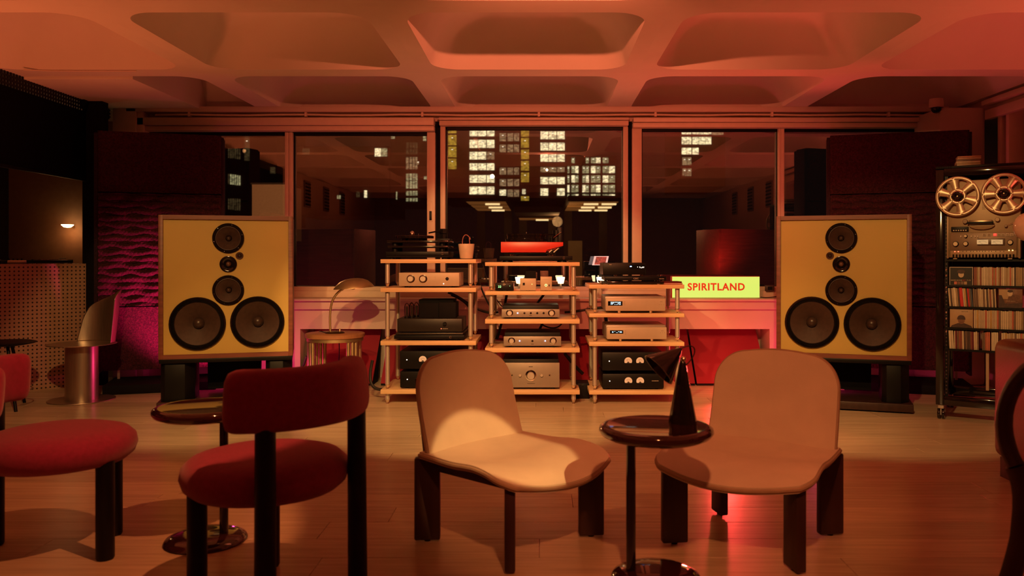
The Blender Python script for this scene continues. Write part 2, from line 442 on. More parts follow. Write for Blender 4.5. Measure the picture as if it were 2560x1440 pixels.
MB().lathe([(0, .075), (.055, .075), (.06, .03), (.058, .0), (0, 0)], 20).build('housing', framepaint, cam_)
MB().lathe([(.044, 0), (.04, -.025), (.025, -.042), (0, -.05)], 20).build('dome', blackg, cam_)
ct = thing('ceiling_cable', 'thin cable stapled along the ceiling rib at upper left', 'cable', (0, 0, ZC - .006))
MB().tube([(-3.75, 5.90, 0), (-3.6, 5.93, 0), (-3.3, 5.94, 0), (-2.95, 5.94, 0)], .004, 6).build('cable', framepaint, ct)
# sloping red boards below the windows
names = ['behind the round stool', 'left of the hi-fi racks, behind the first rack', 'between the first and second rack', 'behind the second rack', 'between the second and third rack', 'right of the third rack, under the lit sign']
for k, (a, b) in enumerate(((-2.06, -1.446), (-1.372, -.71), (-.69, -.03), (-.01, .655), (.67, 1.335), (1.352, 1.965))):
    t = thing('sloping_board', 'red sloping board under the window, ' + names[k], 'board', ((a + b) / 2, 7.0, 0), 0, 'red boards under the windows')
    h = (b - a) / 2
    MB().prism([(0, .02), (.014, .02), (.440, .454), (.426, .458)], -h, h, 'x').build('face_board', redboard, t)
    for s in (-h, h - .012): MB().prism([(.016, .02), (.26, .02), (.425, .446)], s, s + .012, 'x').build('end_cheek', blackm, t)
    MB().box(-h, h, .01, .25, 0, .02).build('base_rail', blackm, t)
# ================================================================ LOUDSPEAKERS
PWD, PHT, BZ = .855, .972, .405
def driver(parent, u, v, r, kind, x0=-PWD / 2):
    cx, cz = x0 + u * PWD, BZ + PHT * (1 - v)
    if kind == 'woofer':
        d = MB().lathe([(r, 0), (r, -.012), (r * .985, -.016), (r * .93, -.016), (r * .92, -.010)], 48, (cx, 0, cz), 'y', False).build('driver', blackg, parent)
        pr = [(r * .92, -.010)]
        for k in range(3):
            b = r * (.915 - k * .038); pr += [(b, -.016), (b - r * .012, -.019), (b - r * .026, -.012)]
        pr += [(r * .80, -.006)]
        MB().lathe(pr, 48, (cx, 0, cz), 'y', False).build('surround', rubber, d, ang=70)
        MB().lathe([(r * .80, -.006), (r * .55, .020), (r * .30, .050), (r * .20, .062)], 48, (cx, 0, cz), 'y', False).build('cone', cone, d)
        MB().lathe([(r * .205, .060), (r * .20, .044), (r * .16, .028), (r * .09, .018), (0, .014)], 32, (cx, 0, cz), 'y', False).build('dust_cap', M('dust_cap', (.045, .024, .018), .35), d, ang=80)
    elif kind == 'mid':
        d = MB().lathe([(r, 0), (r, -.010), (r * .97, -.014), (r * .84, -.014), (r * .80, -.006)], 40, (cx, 0, cz), 'y', False).build('driver', blackg, parent)
        MB().lathe([(r * .81, -.006), (r * .79, -.012), (r * .75, -.012), (r * .72, -.002)], 40, (cx, 0, cz), 'y', False).build('surround', M('brown_surround', (.06, .035, .028), .4), d, ang=80)
        MB().lathe([(r * .72, -.002), (r * .45, .018), (r * .2, .038)], 40, (cx, 0, cz), 'y', False).build('cone', cone, d)
        MB().lathe([(r * .17, .038), (r * .15, .020), (r * .10, .008), (0, .002)], 24, (cx, 0, cz), 'y', False).build('phase_plug', M('dust_cap', (.045, .024, .018), .35), d, ang=80)
        for k in range(6):
            a = R(15 + 60 * k); MB().lathe([(.0032, -.0138), (.0028, -.017), (0, -.0175)], 8, (cx + r * .905 * math.cos(a), 0, cz + r * .905 * math.sin(a)), 'y', False).build('screw', chrome, d)
    elif kind == 'horn':
        d = MB().lathe([(r, 0), (r, -.008), (r * .95, -.010), (r * .7, -.006), (r * .42, .010), (r * .30, .018)], 32, (cx, 0, cz), 'y', False).build('driver', blackg, parent, ang=60)
        MB().lathe([(r * .31, .018), (r * .28, .002), (r * .2, -.008), (0, -.012)], 24, (cx, 0, cz), 'y', False).build('dome', M('brown_dome', (.12, .055, .035), .3), d, ang=80)
    else:
        d = MB().lathe([(r, 0), (r, -.007), (r * .9, -.010), (r * .62, -.008), (r * .5, .002)], 24, (cx, 0, cz), 'y', False).build('driver', M('brown_ring', (.07, .035, .028), .35), parent, ang=60)
        MB().lathe([(r * .52, .004), (r * .3, -.003), (r * .13, -.006), (0, -.008)], 20, (cx, 0, cz), 'y', False).build('dome', chrome if 0 else M('dust_cap', (.045, .024, .018), .35), d, ang=80)
def speaker(loc, rz, mirror, label):
    t = thing('loudspeaker', label, 'loudspeaker', (loc[0], loc[1], .375), rz, 'pair of floor loudspeakers')
    global BZ
    b0 = BZ; BZ = .030
    bw, e, dp = PWD / 2 + .031, .031, .46
    m = MB(); m.box(-bw, -bw + e, -.022, dp, 0, PHT + .062); m.box(bw - e, bw, -.022, dp, 0, PHT + .062)
    m.build('cabinet', walnut, t, .002)
    MB().box(-bw + e, bw - e, -.022, dp, 0, e).build('cabinet_bottom', walnut, t)
    MB().box(-bw + e, bw - e, -.022, dp, PHT + e, PHT + .062).build('cabinet_top', walnut, t)
    MB().box(-PWD / 2, PWD / 2, dp - .02, dp, e, PHT + e).build('cabinet_back', walnut, t)
    # baffle board with the driver openings cut through it
    f = (lambda q: 1 - q) if mirror else (lambda q: q)
    dr = [(.509, .137, .110, 'mid'), (.599, .268, .027, 'dome'), (.509, .331, .060, 'horn'), (.509, .527, .110, 'mid'), (.266, .774, .193, 'woofer'), (.7455, .770, .190, 'woofer')]
    b = MB().box(-PWD / 2, PWD / 2, 0, .022, e, PHT + e).build('baffle', baffle, t, smooth=False)
    cut = MB()
    for u, v, r, k in dr: cut.lathe([(r * .93, -.1), (r * .93, .1)], 40, (-PWD / 2 + f(u) * PWD, 0, BZ + PHT * (1 - v)), 'y')
    cme_ = cut.mesh('cut'); co = bpy.data.objects.new('cut', cme_); COL.objects.link(co); co.parent = t
    md = b.modifiers.new('holes', 'BOOLEAN'); md.object = co; md.operation = 'DIFFERENCE'; md.solver = 'EXACT'
    bpy.context.view_layer.update()
    nm = bpy.data.meshes.new_from_object(b.evaluated_get(bpy.context.evaluated_depsgraph_get()))
    b.modifiers.clear(); b.data = nm; bpy.data.objects.remove(co)
    for u, v, r, k in dr: driver(t, f(u), v, r, k)
    BZ = b0
    # its stand
    s = thing('speaker_stand', 'black plinth stand under the ' + ('right' if mirror else 'left') + ' loudspeaker', 'stand', (loc[0], loc[1], 0), rz, 'speaker stands')
    MB().box(-.455, .455, -.022, .46, .345, .375).build('top_plate', black, s, .003)
    MB().box(-.47, .47, -.03, .50, .012, .068).build('base_plate', darkwood, s, .004)
    for a, c in ((-.45, -.225), (.265, .45)):
        MB().prism([(a, .02), (c, .02), (c, .30), (a + .0, .30)] if 0 else [(a, .03), (a + .03, .0), (c - .06, .0), (c, .07), (c, .30), (a, .30)], .068, .345, 'z').build('pylon', black, s, .003)
    MB().box(-.17, .215, .33, .45, .10, .345).build('crossover_box', blackm, s, .004)
    for q in (-.4, .4):
        for w_ in (.02, .44): MB().lathe([(.012, 0), (.02, .012)], 12, (q, w_, 0)).build('foot', black, s)
    if mirror:
        b = MB().box(-.26, -.10, -.0335, -.030, .022, .058).build('badge', black, s)
        for z in (.024, .055): MB().box(-.257, -.103, -.035, -.0335, z, z + .0015).build('badge_line', brass, b)
        for x in (-.257, -.1045): MB().box(x, x + .0015, -.035, -.0335, .024, .0565).build('badge_line', brass, b)
        text('badge_emblem', 'V', .034, brass, b, (-.175, -.0345, .041))
        for x in (-.235, -.222, -.209, -.15, -.138, -.126, -.114): MB().box(x, x + .005, -.035, -.0335, .036, .043).build('badge_letter', brass, b)
    return t
speaker((-2.283, 5.935), R(15.8), False, 'large loudspeaker with mustard front and six drivers, left of the racks')
speaker((2.19, 5.89), R(-18.5), True, 'large loudspeaker with mustard front and six drivers, right of the lit sign')
for k, pts in enumerate(([(2.10, 6.1, .345), (2.0, 6.0, .2), (1.85, 5.95, .09), (1.75, 6.0, .075)], [(2.28, 6.2, .345), (2.34, 6.22, .22), (2.40, 6.22, .22), (2.46, 6.2, .34)])):
    tag(MB().tube(bez(*pts), .0025, 6).build('speaker_cable', M('pink_cable', (.5, .25, .25), .4)), 'thin cable ' + ('sweeping to the base' if k == 0 else 'hanging in a loop') + ' under the right loudspeaker', 'cable')
# ================================================================ ACOUSTIC PANELS
def acoustic(name, pa, pb, label, wave_seed):
    (xa, ya), (xb, yb) = pa, pb
    L = math.hypot(xb - xa, yb - ya); rz = math.atan2(yb - ya, xb - xa)
    t = thing('acoustic_screen', label, 'acoustic panel', (xa, ya, 0), rz, 'tall acoustic screens behind the loudspeakers')
    rnd = random.Random(wave_seed)
    ph = [rnd.uniform(0, 6.28) for _ in range(40)]
    def sec(nm, z0, z1, fn, mat, nz, nx=60):
        m = MB(); rows = []
        for j in range(nz + 1):
            z = z0 + (z1 - z0) * j / nz
            rows.append([(L * i / nx, -fn(L * i / nx, z) if 0 < i < nx else 0, z) for i in range(nx + 1)])
        m.rows(rows)
        b = [[(x, .16, z) for x, _, z in r] for r in rows]
        m.rows([[p for p in r] for r in b])
        for i_ in (0, nx): m.rows([[r[i_] for r in rows], [r[i_] for r in b]])
        m.rows([rows[0], b[0]]); m.rows([rows[-1], b[-1]])
        return m.build(nm, mat, t, ang=70)
    def fuzz(x, z): return .010 + .004 * math.sin(x * 173 + z * 91) * math.sin(z * 211 - x * 57)
    def wavef(x, z):
        q = (z - .72) / .057; k = int(q) % 40
        fr = q - math.floor(q) + .13 * math.sin(x * 27 + ph[k])
        return .016 + .028 * abs(math.sin(PI * fr)) ** .8 * (1 + .45 * math.sin(x * 29 + ph[(k + 7) % 40])) + .005 * math.sin(x * 190) * math.sin(z * 170)
    sec('upper_section', 1.655, 2.165, fuzz, felt, 60, 90)
    sec('waved_section', .695, 1.645, wavef, felt, 190, 90)
    sec('lower_section', .155, .685, fuzz, felt, 60, 90)
    MB().box(-.028, 0, .0, .17, .12, 2.15).build('edge_strip', feltdark, t, .004)
    MB().box(L, L + .02, .0, .17, .12, 2.15).build('edge_strip', feltdark, t, .004)
    MB().box(.0, L, .02, .165, .645, .72).build('backing', blackm, t)
    MB().box(.1, L - .02, -.34, .17, .0, .075).build('base', blackm, t, .005)
    for x in (.14, L - .1): MB().box(x, x + .02, .05, .07, .075, .16).build('post', steel, t)
acoustic('west', (-3.70, 6.80), (-2.78, 7.09), 'tall shaggy acoustic screen glowing crimson behind the left loudspeaker', 3)
acoustic('east', (2.53, 7.09), (3.57, 6.76), 'tall shaggy dark acoustic screen behind the right loudspeaker', 5)
# ================================================================ CRIMSON CHAIRS
def tub_chair(c, ang, label, zb=.675):
    t = thing('tub_chair', label, 'chair', (c[0], c[1], 0), R(ang) - PI / 2, 'crimson wool chairs with black legs')
    MB().lathe([(0, .335), (.19, .335), (.232, .343), (.258, .365), (.268, .395), (.262, .425), (.238, .448), (.19, .461), (.10, .466), (0, .467)], 48).build('seat', redfab, t, ang=80)
    rows = []; r0, th, hh = .283, .048, .093; N = 40; span = R(61)
    for k in range(N + 1):
        s = k / N; a = -PI / 2 + span * (2 * s - 1); d = min(s, 1 - s) * 2 * span * r0
        q = 1 if d > .045 else math.sqrt(max(0.0, 1 - ((.045 - d) / .045) ** 2)) * .75 + .25
        row = []
        for j in range(24):
            b = 2 * PI * j / 24; cx, cz = math.cos(b), math.sin(b)
            ex = math.copysign(abs(cx) ** .6, cx) * th * (q if q < 1 else 1); ez = math.copysign(abs(cz) ** .6, cz) * hh * (.55 + .45 * q)
            rr = r0 + ex + (-.010 if ez > 0 else .008) * abs(ez) / hh
            row.append((rr * math.cos(a), rr * math.sin(a), zb + ez))
        rows.append(row)
    MB().rows(rows, True, True, True).build('backrest', redfab, t, ang=80)
    for s in (-1, 1):
        a = R(90 + 40 * s); x, y = .222 * math.cos(a), .222 * math.sin(a)
        MB().tube([(x, y, 0), (x, y, .008), (x, y, .36)], [.028, .032, .032], 20).build('leg', black, t)
        a = R(-90 + 37 * s); x, y = .300 * math.cos(a), .300 * math.sin(a)
        MB().tube([(x, y, 0), (x, y, .008), (x * .985, y * .985, zb - .04)], [.028, .032, .030], 20).build('leg', black, t)
    return t
tub_chair((-.905, 2.69), 145, 'crimson wool chair with black legs seen from behind, before the left loudspeaker')
tub_chair((-1.80, 3.04), 22, 'crimson wool chair with black legs, cut off by the left edge of the picture', .635)
# ================================================================ CREAM LOUNGE CHAIRS
def lounge_chair(c, ang, label):
    t = thing('lounge_chair', label, 'chair', (c[0], c[1], 0), R(ang) - PI / 2, 'cream leather lounge chairs')
    def seat(u, v):
        s = 2 * u - 1
        hw = .272 + .036 * v
        if v > .84: hw *= 1 - .13 * ((v - .84) / .16) ** 2.2
        yf = .335 - .055 * s * s
        y = -.225 + (yf + .225) * v
        z = .352 - .022 * (1 - s * s) * math.sin(PI * min(1, v * 1.15)) - .010 * v
        if y > .15: z -= .050 * ((y - .15) / .18) ** 2
        z += .012 * math.exp(-((y - .10) / .09) ** 2)
        return (s * hw, y, z)
    m = MB(); rim = m.shell(seat, 26, 26, .026, (0, 0, 1)); se = m.build('seat', cream, t, ang=60)
    MB().tube(rim, .0085, 8, True).build('piping', piping, se)
    def back(u, v):
        s = 2 * u - 1
        hw = .262 - .006 * v
        if v > .64: hw = hw - .125 + .125 * math.sqrt(max(0, 1 - ((v - .64) / .36) ** 2))
        x = s * hw
        return (x, -.205 - .085 * v ** 1.1 + .030 * (x / .26) ** 2 - .012 * math.sin(PI * v), .335 + .365 * v + .012 * v * (1 - s * s))
    m = MB(); rim = m.shell(lambda u, v: back(1 - u, 1 - (1 - v) ** 1.9), 26, 30, .026, (0, .97, .22)); bk = m.build('backrest', cream, t, ang=60)
    MB().tube(rim, .0085, 8, True).build('piping', piping, bk)
    for sx_ in (-1, 1):
        for sy_ in (-1, 1):
            cx, cy = sx_ * .232, sy_ * .218 - (.008 if sy_ < 0 else .0)
            d = Vector((cx, cy, 0)).normalized(); q = Vector((-d.y, d.x, 0))
            poly = [tuple((Vector((cx, cy, 0)) + d * a + q * b).xy) for a, b in ((-.05, -.019), (.05, -.019), (.05, .019), (-.05, .019))]
            lg = MB().prism(poly, 0.006, .316 if sy_ > 0 else .325, 'z').build('leg', darkwood, t, .007)
            MB().lathe([(.012, 0), (.012, .008)], 10, (cx, cy, 0)).build('glide', black, lg)
        MB().box(sx_ * .20 - .014, sx_ * .20 + .014, -.20, .20, .27, .318).build('side_rail', darkwood, t, .004)
        MB().prism([(-.262, .30), (-.238, .30), (-.305, .62), (-.318, .62)], sx_ * .20 - .02, sx_ * .20 + .02, 'x').build('back_support', darkwood, t, .003)
    MB().box(-.19, .19, .15, .18, .258, .295).build('cross_rail', darkwood, t, .004)
    MB().box(-.19, .19, -.23, -.205, .262, .318).build('cross_rail', darkwood, t, .004)
    return t
lounge_chair((-.115, 3.19), -41.6, 'cream leather lounge chair with a bright patch of light on its seat')
lounge_chair((.833, 3.18), 235, 'cream leather lounge chair facing left, right of the small dark table')
# ================================================================ SIDE TABLES
def side_table(c, dx, label):
    t = thing('side_table', label, 'table', (c[0], c[1], 0), 0, 'round lacquered side tables')
    MB().lathe([(0, .480), (.13, .480), (.165, .484), (.187, .494), (.196, .508), (.193, .520), (.182, .527), (.170, .5275), (.165, .5262), (0, .5262)], 64).build('tabletop', lacquer, t, ang=60)
    MB().tube([(dx, 0, .02), (dx, 0, .49)], .0165, 20).build('stem', blackg, t)
    MB().lathe([(0, 0), (.150, 0), (.154, .006), (.148, .016), (.125, .026), (.08, .032), (0, .033)], 56).build('base', lacquer, t, ang=60)
    return t
side_table((-1.298, 3.16), .070, 'round dark lacquered table half hidden behind the crimson chair')
side_table((.398, 2.79), -.086, 'round dark lacquered table carrying the black cone lamp')
# cone lamp
t = thing('cone_lamp', 'black lamp made of two cones on the round lacquered table', 'lamp', (.497, 2.835, .5262))
MB().lathe([(0, 0), (.049, 0), (.0495, .003), (.012, .205), (.006, .222), (0, .226)], 40).build('base_cone', blackg, t)
MB().lathe([(0, -.010), (.007, -.007), (.010, 0), (.007, .007), (0, .010)], 16, (.002, -.004, .222)).build('joint', chrome, t, ang=80)
ap = Vector((-.006, -.012, .260)); ax = Vector((-.74, -.18, -.64)).normalized(); s1 = ax.cross(Vector((0, 0, 1))).normalized(); s2 = s1.cross(ax)
rows = []
for d, r in ((0, .003), (.004, .007), (.112, .066), (.112, .063), (.01, .006)):
    rows.append([ap + ax * d + (s1 * math.cos(2 * PI * k / 40) + s2 * math.sin(2 * PI * k / 40)) * r for k in range(40)])
MB().rows(rows, True, True, True).build('shade_cone', blackg, t)
MB().tube(bez((-.005, -.01, .260), (.045, .0, .285), (.065, .01, .245), (.012, .008, .198)), .0022, 6).build('cord', cablem, t)
# ================================================================ METAL CHAIR
t = thing('metal_chair', 'brushed metal chair on a round column with a curved sheet back', 'chair', (-3.55, 6.30, 0))
MB().lathe([(0, 0), (.235, 0), (.237, .004), (.235, .008), (0, .008)], 56).build('base', steel, t)
MB().lathe([(.116, .008), (.116, .432)], 48).build('column', steel, t)
MB().lathe([(0, .432), (.243, .432), (.245, .435), (.243, .438), (0, .438)], 56).build('seat', steel, t)
m = MB(); nu, nv = 56, 40; keep = []; rows = []; 
def backp(u, v):
    tl = 128 - 20 * v - 34 * max(0, v - .45) ** 1.5
    tr = -4 - 4 * v
    sh = max(0.0, v - .72) / .28
    tl2 = tl - 30 * sh ** 2.2; tr2 = tr + 26 * sh ** 3.0
    a = R(tr2 + (tl2 - tr2) * u); r = .228 + .040 * v * (1 - u) + .012 * v
    return (r * math.cos(a), r * math.sin(a), .438 + .425 * v * (1 - .17 * u ** 1.5))
hc = Vector(backp(.30, .88))
v2 = [backp(i / nu, j / nv) for j in range(nv + 1) for i in range(nu + 1)]
f2 = []
for j in range(nv):
    for i in range(nu):
        q = (j * (nu + 1) + i, j * (nu + 1) + i + 1, (j + 1) * (nu + 1) + i + 1, (j + 1) * (nu + 1) + i)
        cc = sum((Vector(v2[k]) for k in q), Vector()) / 4
        if (cc - hc).length > .017: f2.append(q)
m.add(v2, f2); bo = m.build('back_sheet', steel, t, ang=80)
sm = bo.modifiers.new('sheet', 'SOLIDIFY'); sm.thickness = .003
nrm = Vector((math.cos(math.atan2(hc.y, hc.x)), math.sin(math.atan2(hc.y, hc.x)), 0)); tg = Vector((-nrm.y, nrm.x, 0))
MB().tube([hc + (tg * math.cos(2 * PI * k / 28) + Vector((0, 0, 1)) * math.sin(2 * PI * k / 28)) * .0205 for k in range(28)], .0035, 6, True).build('hole_rim', steel, bo)
# ================================================================ BAR STOOL at the left edge
t = thing('bar_stool', 'black round bar stool with three splayed legs at the perforated counter', 'stool', (-3.94, 5.95, 0))
MB().lathe([(0, .462), (.15, .462), (.215, .474), (.222, .482), (.20, .488), (.10, .478), (0, .474)], 44).build('seat', black, t, ang=60)
for a in (-35, 85, 205):
    x, y = math.cos(R(a)), math.sin(R(a))
    MB().tube([(x * .10, y * .10, .465), (x * .235, y * .235, .0)], .011, 12).build('leg', black, t)
MB().tube([(.195 * math.cos(R(k * 9)), .195 * math.sin(R(k * 9)), .135) for k in range(40)], .005, 8, True).build('foot_ring', steel, t)
# ================================================================ PERFORATED COUNTER
a, b = Vector((-4.62, 6.30)), Vector((-3.92, 7.02)); L = (b - a).length; rz = math.atan2(b.y - a.y, b.x - a.x)
t = thing('counter', 'tan perforated board counter at the left edge', 'counter', (a.x, a.y, 0), rz)
MB().box(0, L, 0, .018, .0, 1.052).build('front_panel', pegm, t)
MB().box(0, L, .018, .36, 1.03, 1.052).build('top', darkwood, t)
MB().box(0, L, .34, .36, .0, 1.03).build('rear_panel', darkwood, t)
def deck(x, y, label):
    d = thing('record_deck', label, 'record player', tuple((a + (b - a) / L * x + Vector((-(b - a).y, (b - a).x)) / L * y)) + (1.052,), rz, 'record players on the counter')
    MB().box(-.15, .15, 0, .26, .006, .030).build('plinth', black, d, .003)
    MB().lathe([(.11, .030), (.11, .036), (0, .037)], 32, (-.02, .13, 0)).build('platter', chrome, d)
    MB().box(-.15, .15, -.002, .0, .030, .034).build('trim_line', chrome, d)
    MB().tube([(.11, .2, .045), (.12, .1, .046), (.06, .05, .044)], .004, 6).build('tonearm', chrome, d)
    for q in (-.13, .13):
        for w_ in (.02, .24): MB().lathe([(.015, 0), (.015, .007)], 10, (q, w_, 0)).build('foot', chrome, d)
deck(.24, .05, 'low record player at the left end of the perforated counter')
deck(.77, .05, 'low record player at the right end of the perforated counter')
d = thing('mixer', 'small chrome-edged mixer between two record players on the perforated counter', 'mixer', tuple(a + (b - a) / L * .505 + Vector((-(b - a).y, (b - a).x)) / L * .06) + (1.052,), rz)
MB().box(-.07, .07, 0, .2, 0, .030).build('body', steel, d, .004)
for q in (-.045, -.015, .015, .045): MB().lathe([(.007, .030), (.006, .042), (0, .042)], 10, (q, .05, 0)).build('knob', black, d)
wlp = thing('wall_lamp', 'small glowing half-round wall lamp beyond the perforated counter', 'lamp', (-4.30, 7.40, 1.375))
MB().lathe([(0, 0), (.03, .005), (.05, .022), (.052, .030), (0, .03)], 20).build('shade', lamp_mat('lamp_glow', (1, .62, .25), 9), wlp)
MB().box(-.008, .008, .03, .10, .0, .02).build('bracket', brass, wlp)
point('wall_lamp_light', (-4.30, 7.38, 1.33), .6, (1, .42, .13), .03)
cn = thing('candle_light', 'tiny glowing light on the perforated counter', 'candle', (a.x + (b - a).x * .32 - .2, a.y + (b - a).y * .32 + .24, 1.052))
MB().lathe([(0, 0), (.014, 0), (.014, .012), (0, .012)], 12).build('holder', steel, cn)
MB().lathe([(0, .012), (.005, .016), (.003, .026), (0, .032)], 10).build('flame', lamp_mat('lamp_glow', (1, .62, .25), 9), cn)
# ================================================================ ROUND STOOL AND BRASS LAMP
t = thing('round_stool', 'round wooden stool on clustered brass column legs beside the left loudspeaker', 'stool', (-1.65, 6.55, 0))
MB().lathe([(0, .462), (.225, .462), (.234, .466), (.234, .492), (.228, .497), (0, .497)], 56).build('top', M('chestnut_top', (.34, .15, .07), .4, var=.2, scale=5, stretch=(1, 7, 1)), t, ang=50)
MB().lathe([(.215, .436), (.222, .436), (.222, .462), (.215, .462)], 56).build('band', brass, t)
for a in (-145, -35, 40, 140):
    cl_ = MB()
    for k in (-1, 0, 1):
        q = R(a + 11 * k); x, y = .202 * math.cos(q), .202 * math.sin(q)
        MB().tube([(x, y, 0), (x, y, .44)], .0165, 14).build('leg_column', brass, t)
t = thing('desk_lamp', 'brass desk lamp with a wide domed shade and bent neck on the round stool', 'lamp', (-1.645, 6.52, .497))
MB().lathe([(0, 0), (.076, 0), (.078, .004), (.066, .013), (.04, .017), (0, .018)], 40).build('base', brassd, t, ang=60)
nk = bez((-.036, 0, .016), (-.045, 0, .20), (-.035, -.01, .30), (.080, -.02, .362), 22)
MB().tube(nk, [.0085 + (.0012 if k % 2 else 0) for k in range(23)], 12).build('neck', brass, t)
tilt = R(4)
rows = []
for r, h in ((.0, .080), (.03, .079), (.07, .072), (.11, .055), (.142, .028), (.158, .006), (.160, .0), (.156, .0), (.138, .024), (.105, .050), (.0, .073)):
    rows.append([(.160 + r * math.cos(2 * PI * k / 48), -.03 + r * math.sin(2 * PI * k / 48), .362 + h + .07 * r * math.cos(2 * PI * k / 48)) for k in range(48)])
MB().rows(rows, True).build('shade', brass, t, ang=50)
MB().lathe([(0, -.012), (.018, -.008), (.024, .004), (.024, .02)], 20, (.150, -.03, .362)).build('bulb', M('bulb_glass', (.6, .5, .4), .2), t, ang=70)
MB().box(.072, .096, -.035, -.012, .355, .372).build('shade_bracket', brass, t, .003)
MB().lathe([(.006, .014), (.006, .034), (.003, .038), (0, .038)], 10, (.045, -.02, 0)).build('switch', brass, t)
MB().tube(bez((-.07, .02, .006), (-.11, .03, .003), (-.11, .06, .012), (-.14, .05, .010)), .004, 6).build('flex', cablem, t)
tag(MB().tube(bez((-1.70, 6.78, .50), (-1.66, 6.81, .40), (-1.68, 6.79, .2), (-1.70, 6.76, .01), 18), .004, 6).build('lamp_cable', cablem), 'black lamp cable hanging down behind the round stool', 'cable')
tag(MB().tube(bez((-1.90, 6.62, .30), (-1.95, 6.7, .18), (-2.0, 6.7, .10), (-2.2, 6.75, .008), 18), .008, 6).build('power_cable', cablem), 'black cable sweeping to the floor left of the round stool', 'cable')
# ================================================================ RIGHT EDGE: armchair, wooden chair, globe lamp
t = thing('leather_armchair', 'tan leather armchair with rounded arm at the right edge', 'armchair', (2.29, 3.28, 0))
MB().box(0, .26, 0, .85, .10, .695).build('arm', leather, t, .05, seg=4)
MB().box(.26, .95, .08, .85, .10, .42).build('seat_cushion', leather, t, .05, seg=4)
MB().box(.26, .95, .62, .85, .42, .80).build('backrest', leather, t, .06, seg=4)
MB().box(.03, .92, .03, .82, .0, .10).build('plinth', darkwood, t)
t = thing('wooden_chair', 'dark bentwood chair with a looped back, cut off by the right edge', 'chair', (1.46, 2.15, 0), R(-55))
lo = []
for k in range(33):
    a = R(-35 + 250 * k / 32); lo.append((.215 * math.cos(a), -.02 + .02 * math.sin(a), .64 + .215 * math.sin(a)))
MB().tube(lo, .020, 12, flat=1.6, up=(0, 1, 0)).build('back_loop', bent, t)
lo2 = [(.62 * x, y, .62 + (z - .64) * .62) for x, y, z in lo]
MB().tube(lo2, .017, 12, flat=1.5, up=(0, 1, 0)).build('inner_loop', bent, t)
for s in (-1, 1):
    MB().tube(bez((s * .176, -.03, .52), (s * .14, .0, .42), (s * .17, -.02, .25), (s * .235, -.10, .0), 12), [.024] * 6 + [.022] * 7, 12, flat=1.3).build('leg', bent, t)
    MB().tube([(s * .17, .38, .44), (s * .20, .42, 0)], .019, 12).build('leg', bent, t)
MB().lathe([(0, .425), (.21, .425), (.222, .437), (.21, .45), (0, .445)], 40, (0, .20, 0)).build('seat', bent, t)
t = thing('globe_lamp', 'unlit pinkish globe lamp on a pole before the reel tape recorder', 'lamp', (3.0, 4.98, 0))
MB().lathe([(.0, -.092)] + [(.092 * math.cos(R(q)), .092 * math.sin(R(q))) for q in range(-75, 90, 15)] + [(0, .092)], 32, (0, 0, 1.29)).build('globe', M('pink_glass', (.62, .36, .28), .15, coat=.5), t, ang=80)
MB().tube([(0, 0, .02), (0, 0, 1.205)], .009, 12).build('pole', black, t)
MB().lathe([(0, 0), (.12, 0), (.12, .015), (0, .02)], 32).build('base', black, t)
# ================================================================ HI-FI RACKS
YF = 6.10; DEP = .54
def rack(px0, px1, zs, label, yf=YF):
    x0, x1 = px2x(px0, yf), px2x(px1, yf); w_ = x1 - x0
    t = thing('hifi_rack', label, 'rack', ((x0 + x1) / 2, yf, 0), 0, 'hi-fi racks along the window')
    for zt, zb in zs: MB().box(-w_ / 2, w_ / 2, 0, DEP, zb, zt).build('shelf', ply, t, .003)
    tops = [0.0] + [z for z, _ in reversed(zs)]; bots = [zb for _, zb in reversed(zs)]
    for xx in (-w_ / 2 + .045, w_ / 2 - .045):
        for yy in (.045, DEP - .045):
            for k, zb in enumerate(bots):
                z0 = tops[k]
                p = MB().lathe([(.0175, z0 + .034), (.0175, zb)], 20, (xx, yy, 0)).build('post', alu, t)
                MB().lathe([(.002, z0), (.004, z0 + .004), (.0150, z0 + .026), (.0165, z0 + .030), (.0165, z0 + .034)], 16, (xx, yy, 0)).build('spike', chrome, p)
                MB().lathe([(.011, z0), (.011, z0 + .003), (.004, z0 + .0031)], 14, (xx, yy, 0)).build('spike_disc', chrome, p)
    return t
Z1 = [(1.091, 1.061), (.876, .844), (.477, .445), (.112, .079)]
Z2 = [(1.068, 1.040), (.850, .822), (.640, .607), (.424, .391), (.109, .076)]
Z3 = [(.900, .870), (.683, .655), (.469, .439), (.105, .075)]
rack(951, 1190, Z1, 'plywood hi-fi rack with aluminium posts, leftmost of the three')
rack(1212.5, 1449.5, Z2, 'plywood hi-fi rack with five shelves, middle of the three')
rack(1473, 1711, Z3, 'plywood hi-fi rack next to the lit sign, lowest of the three')
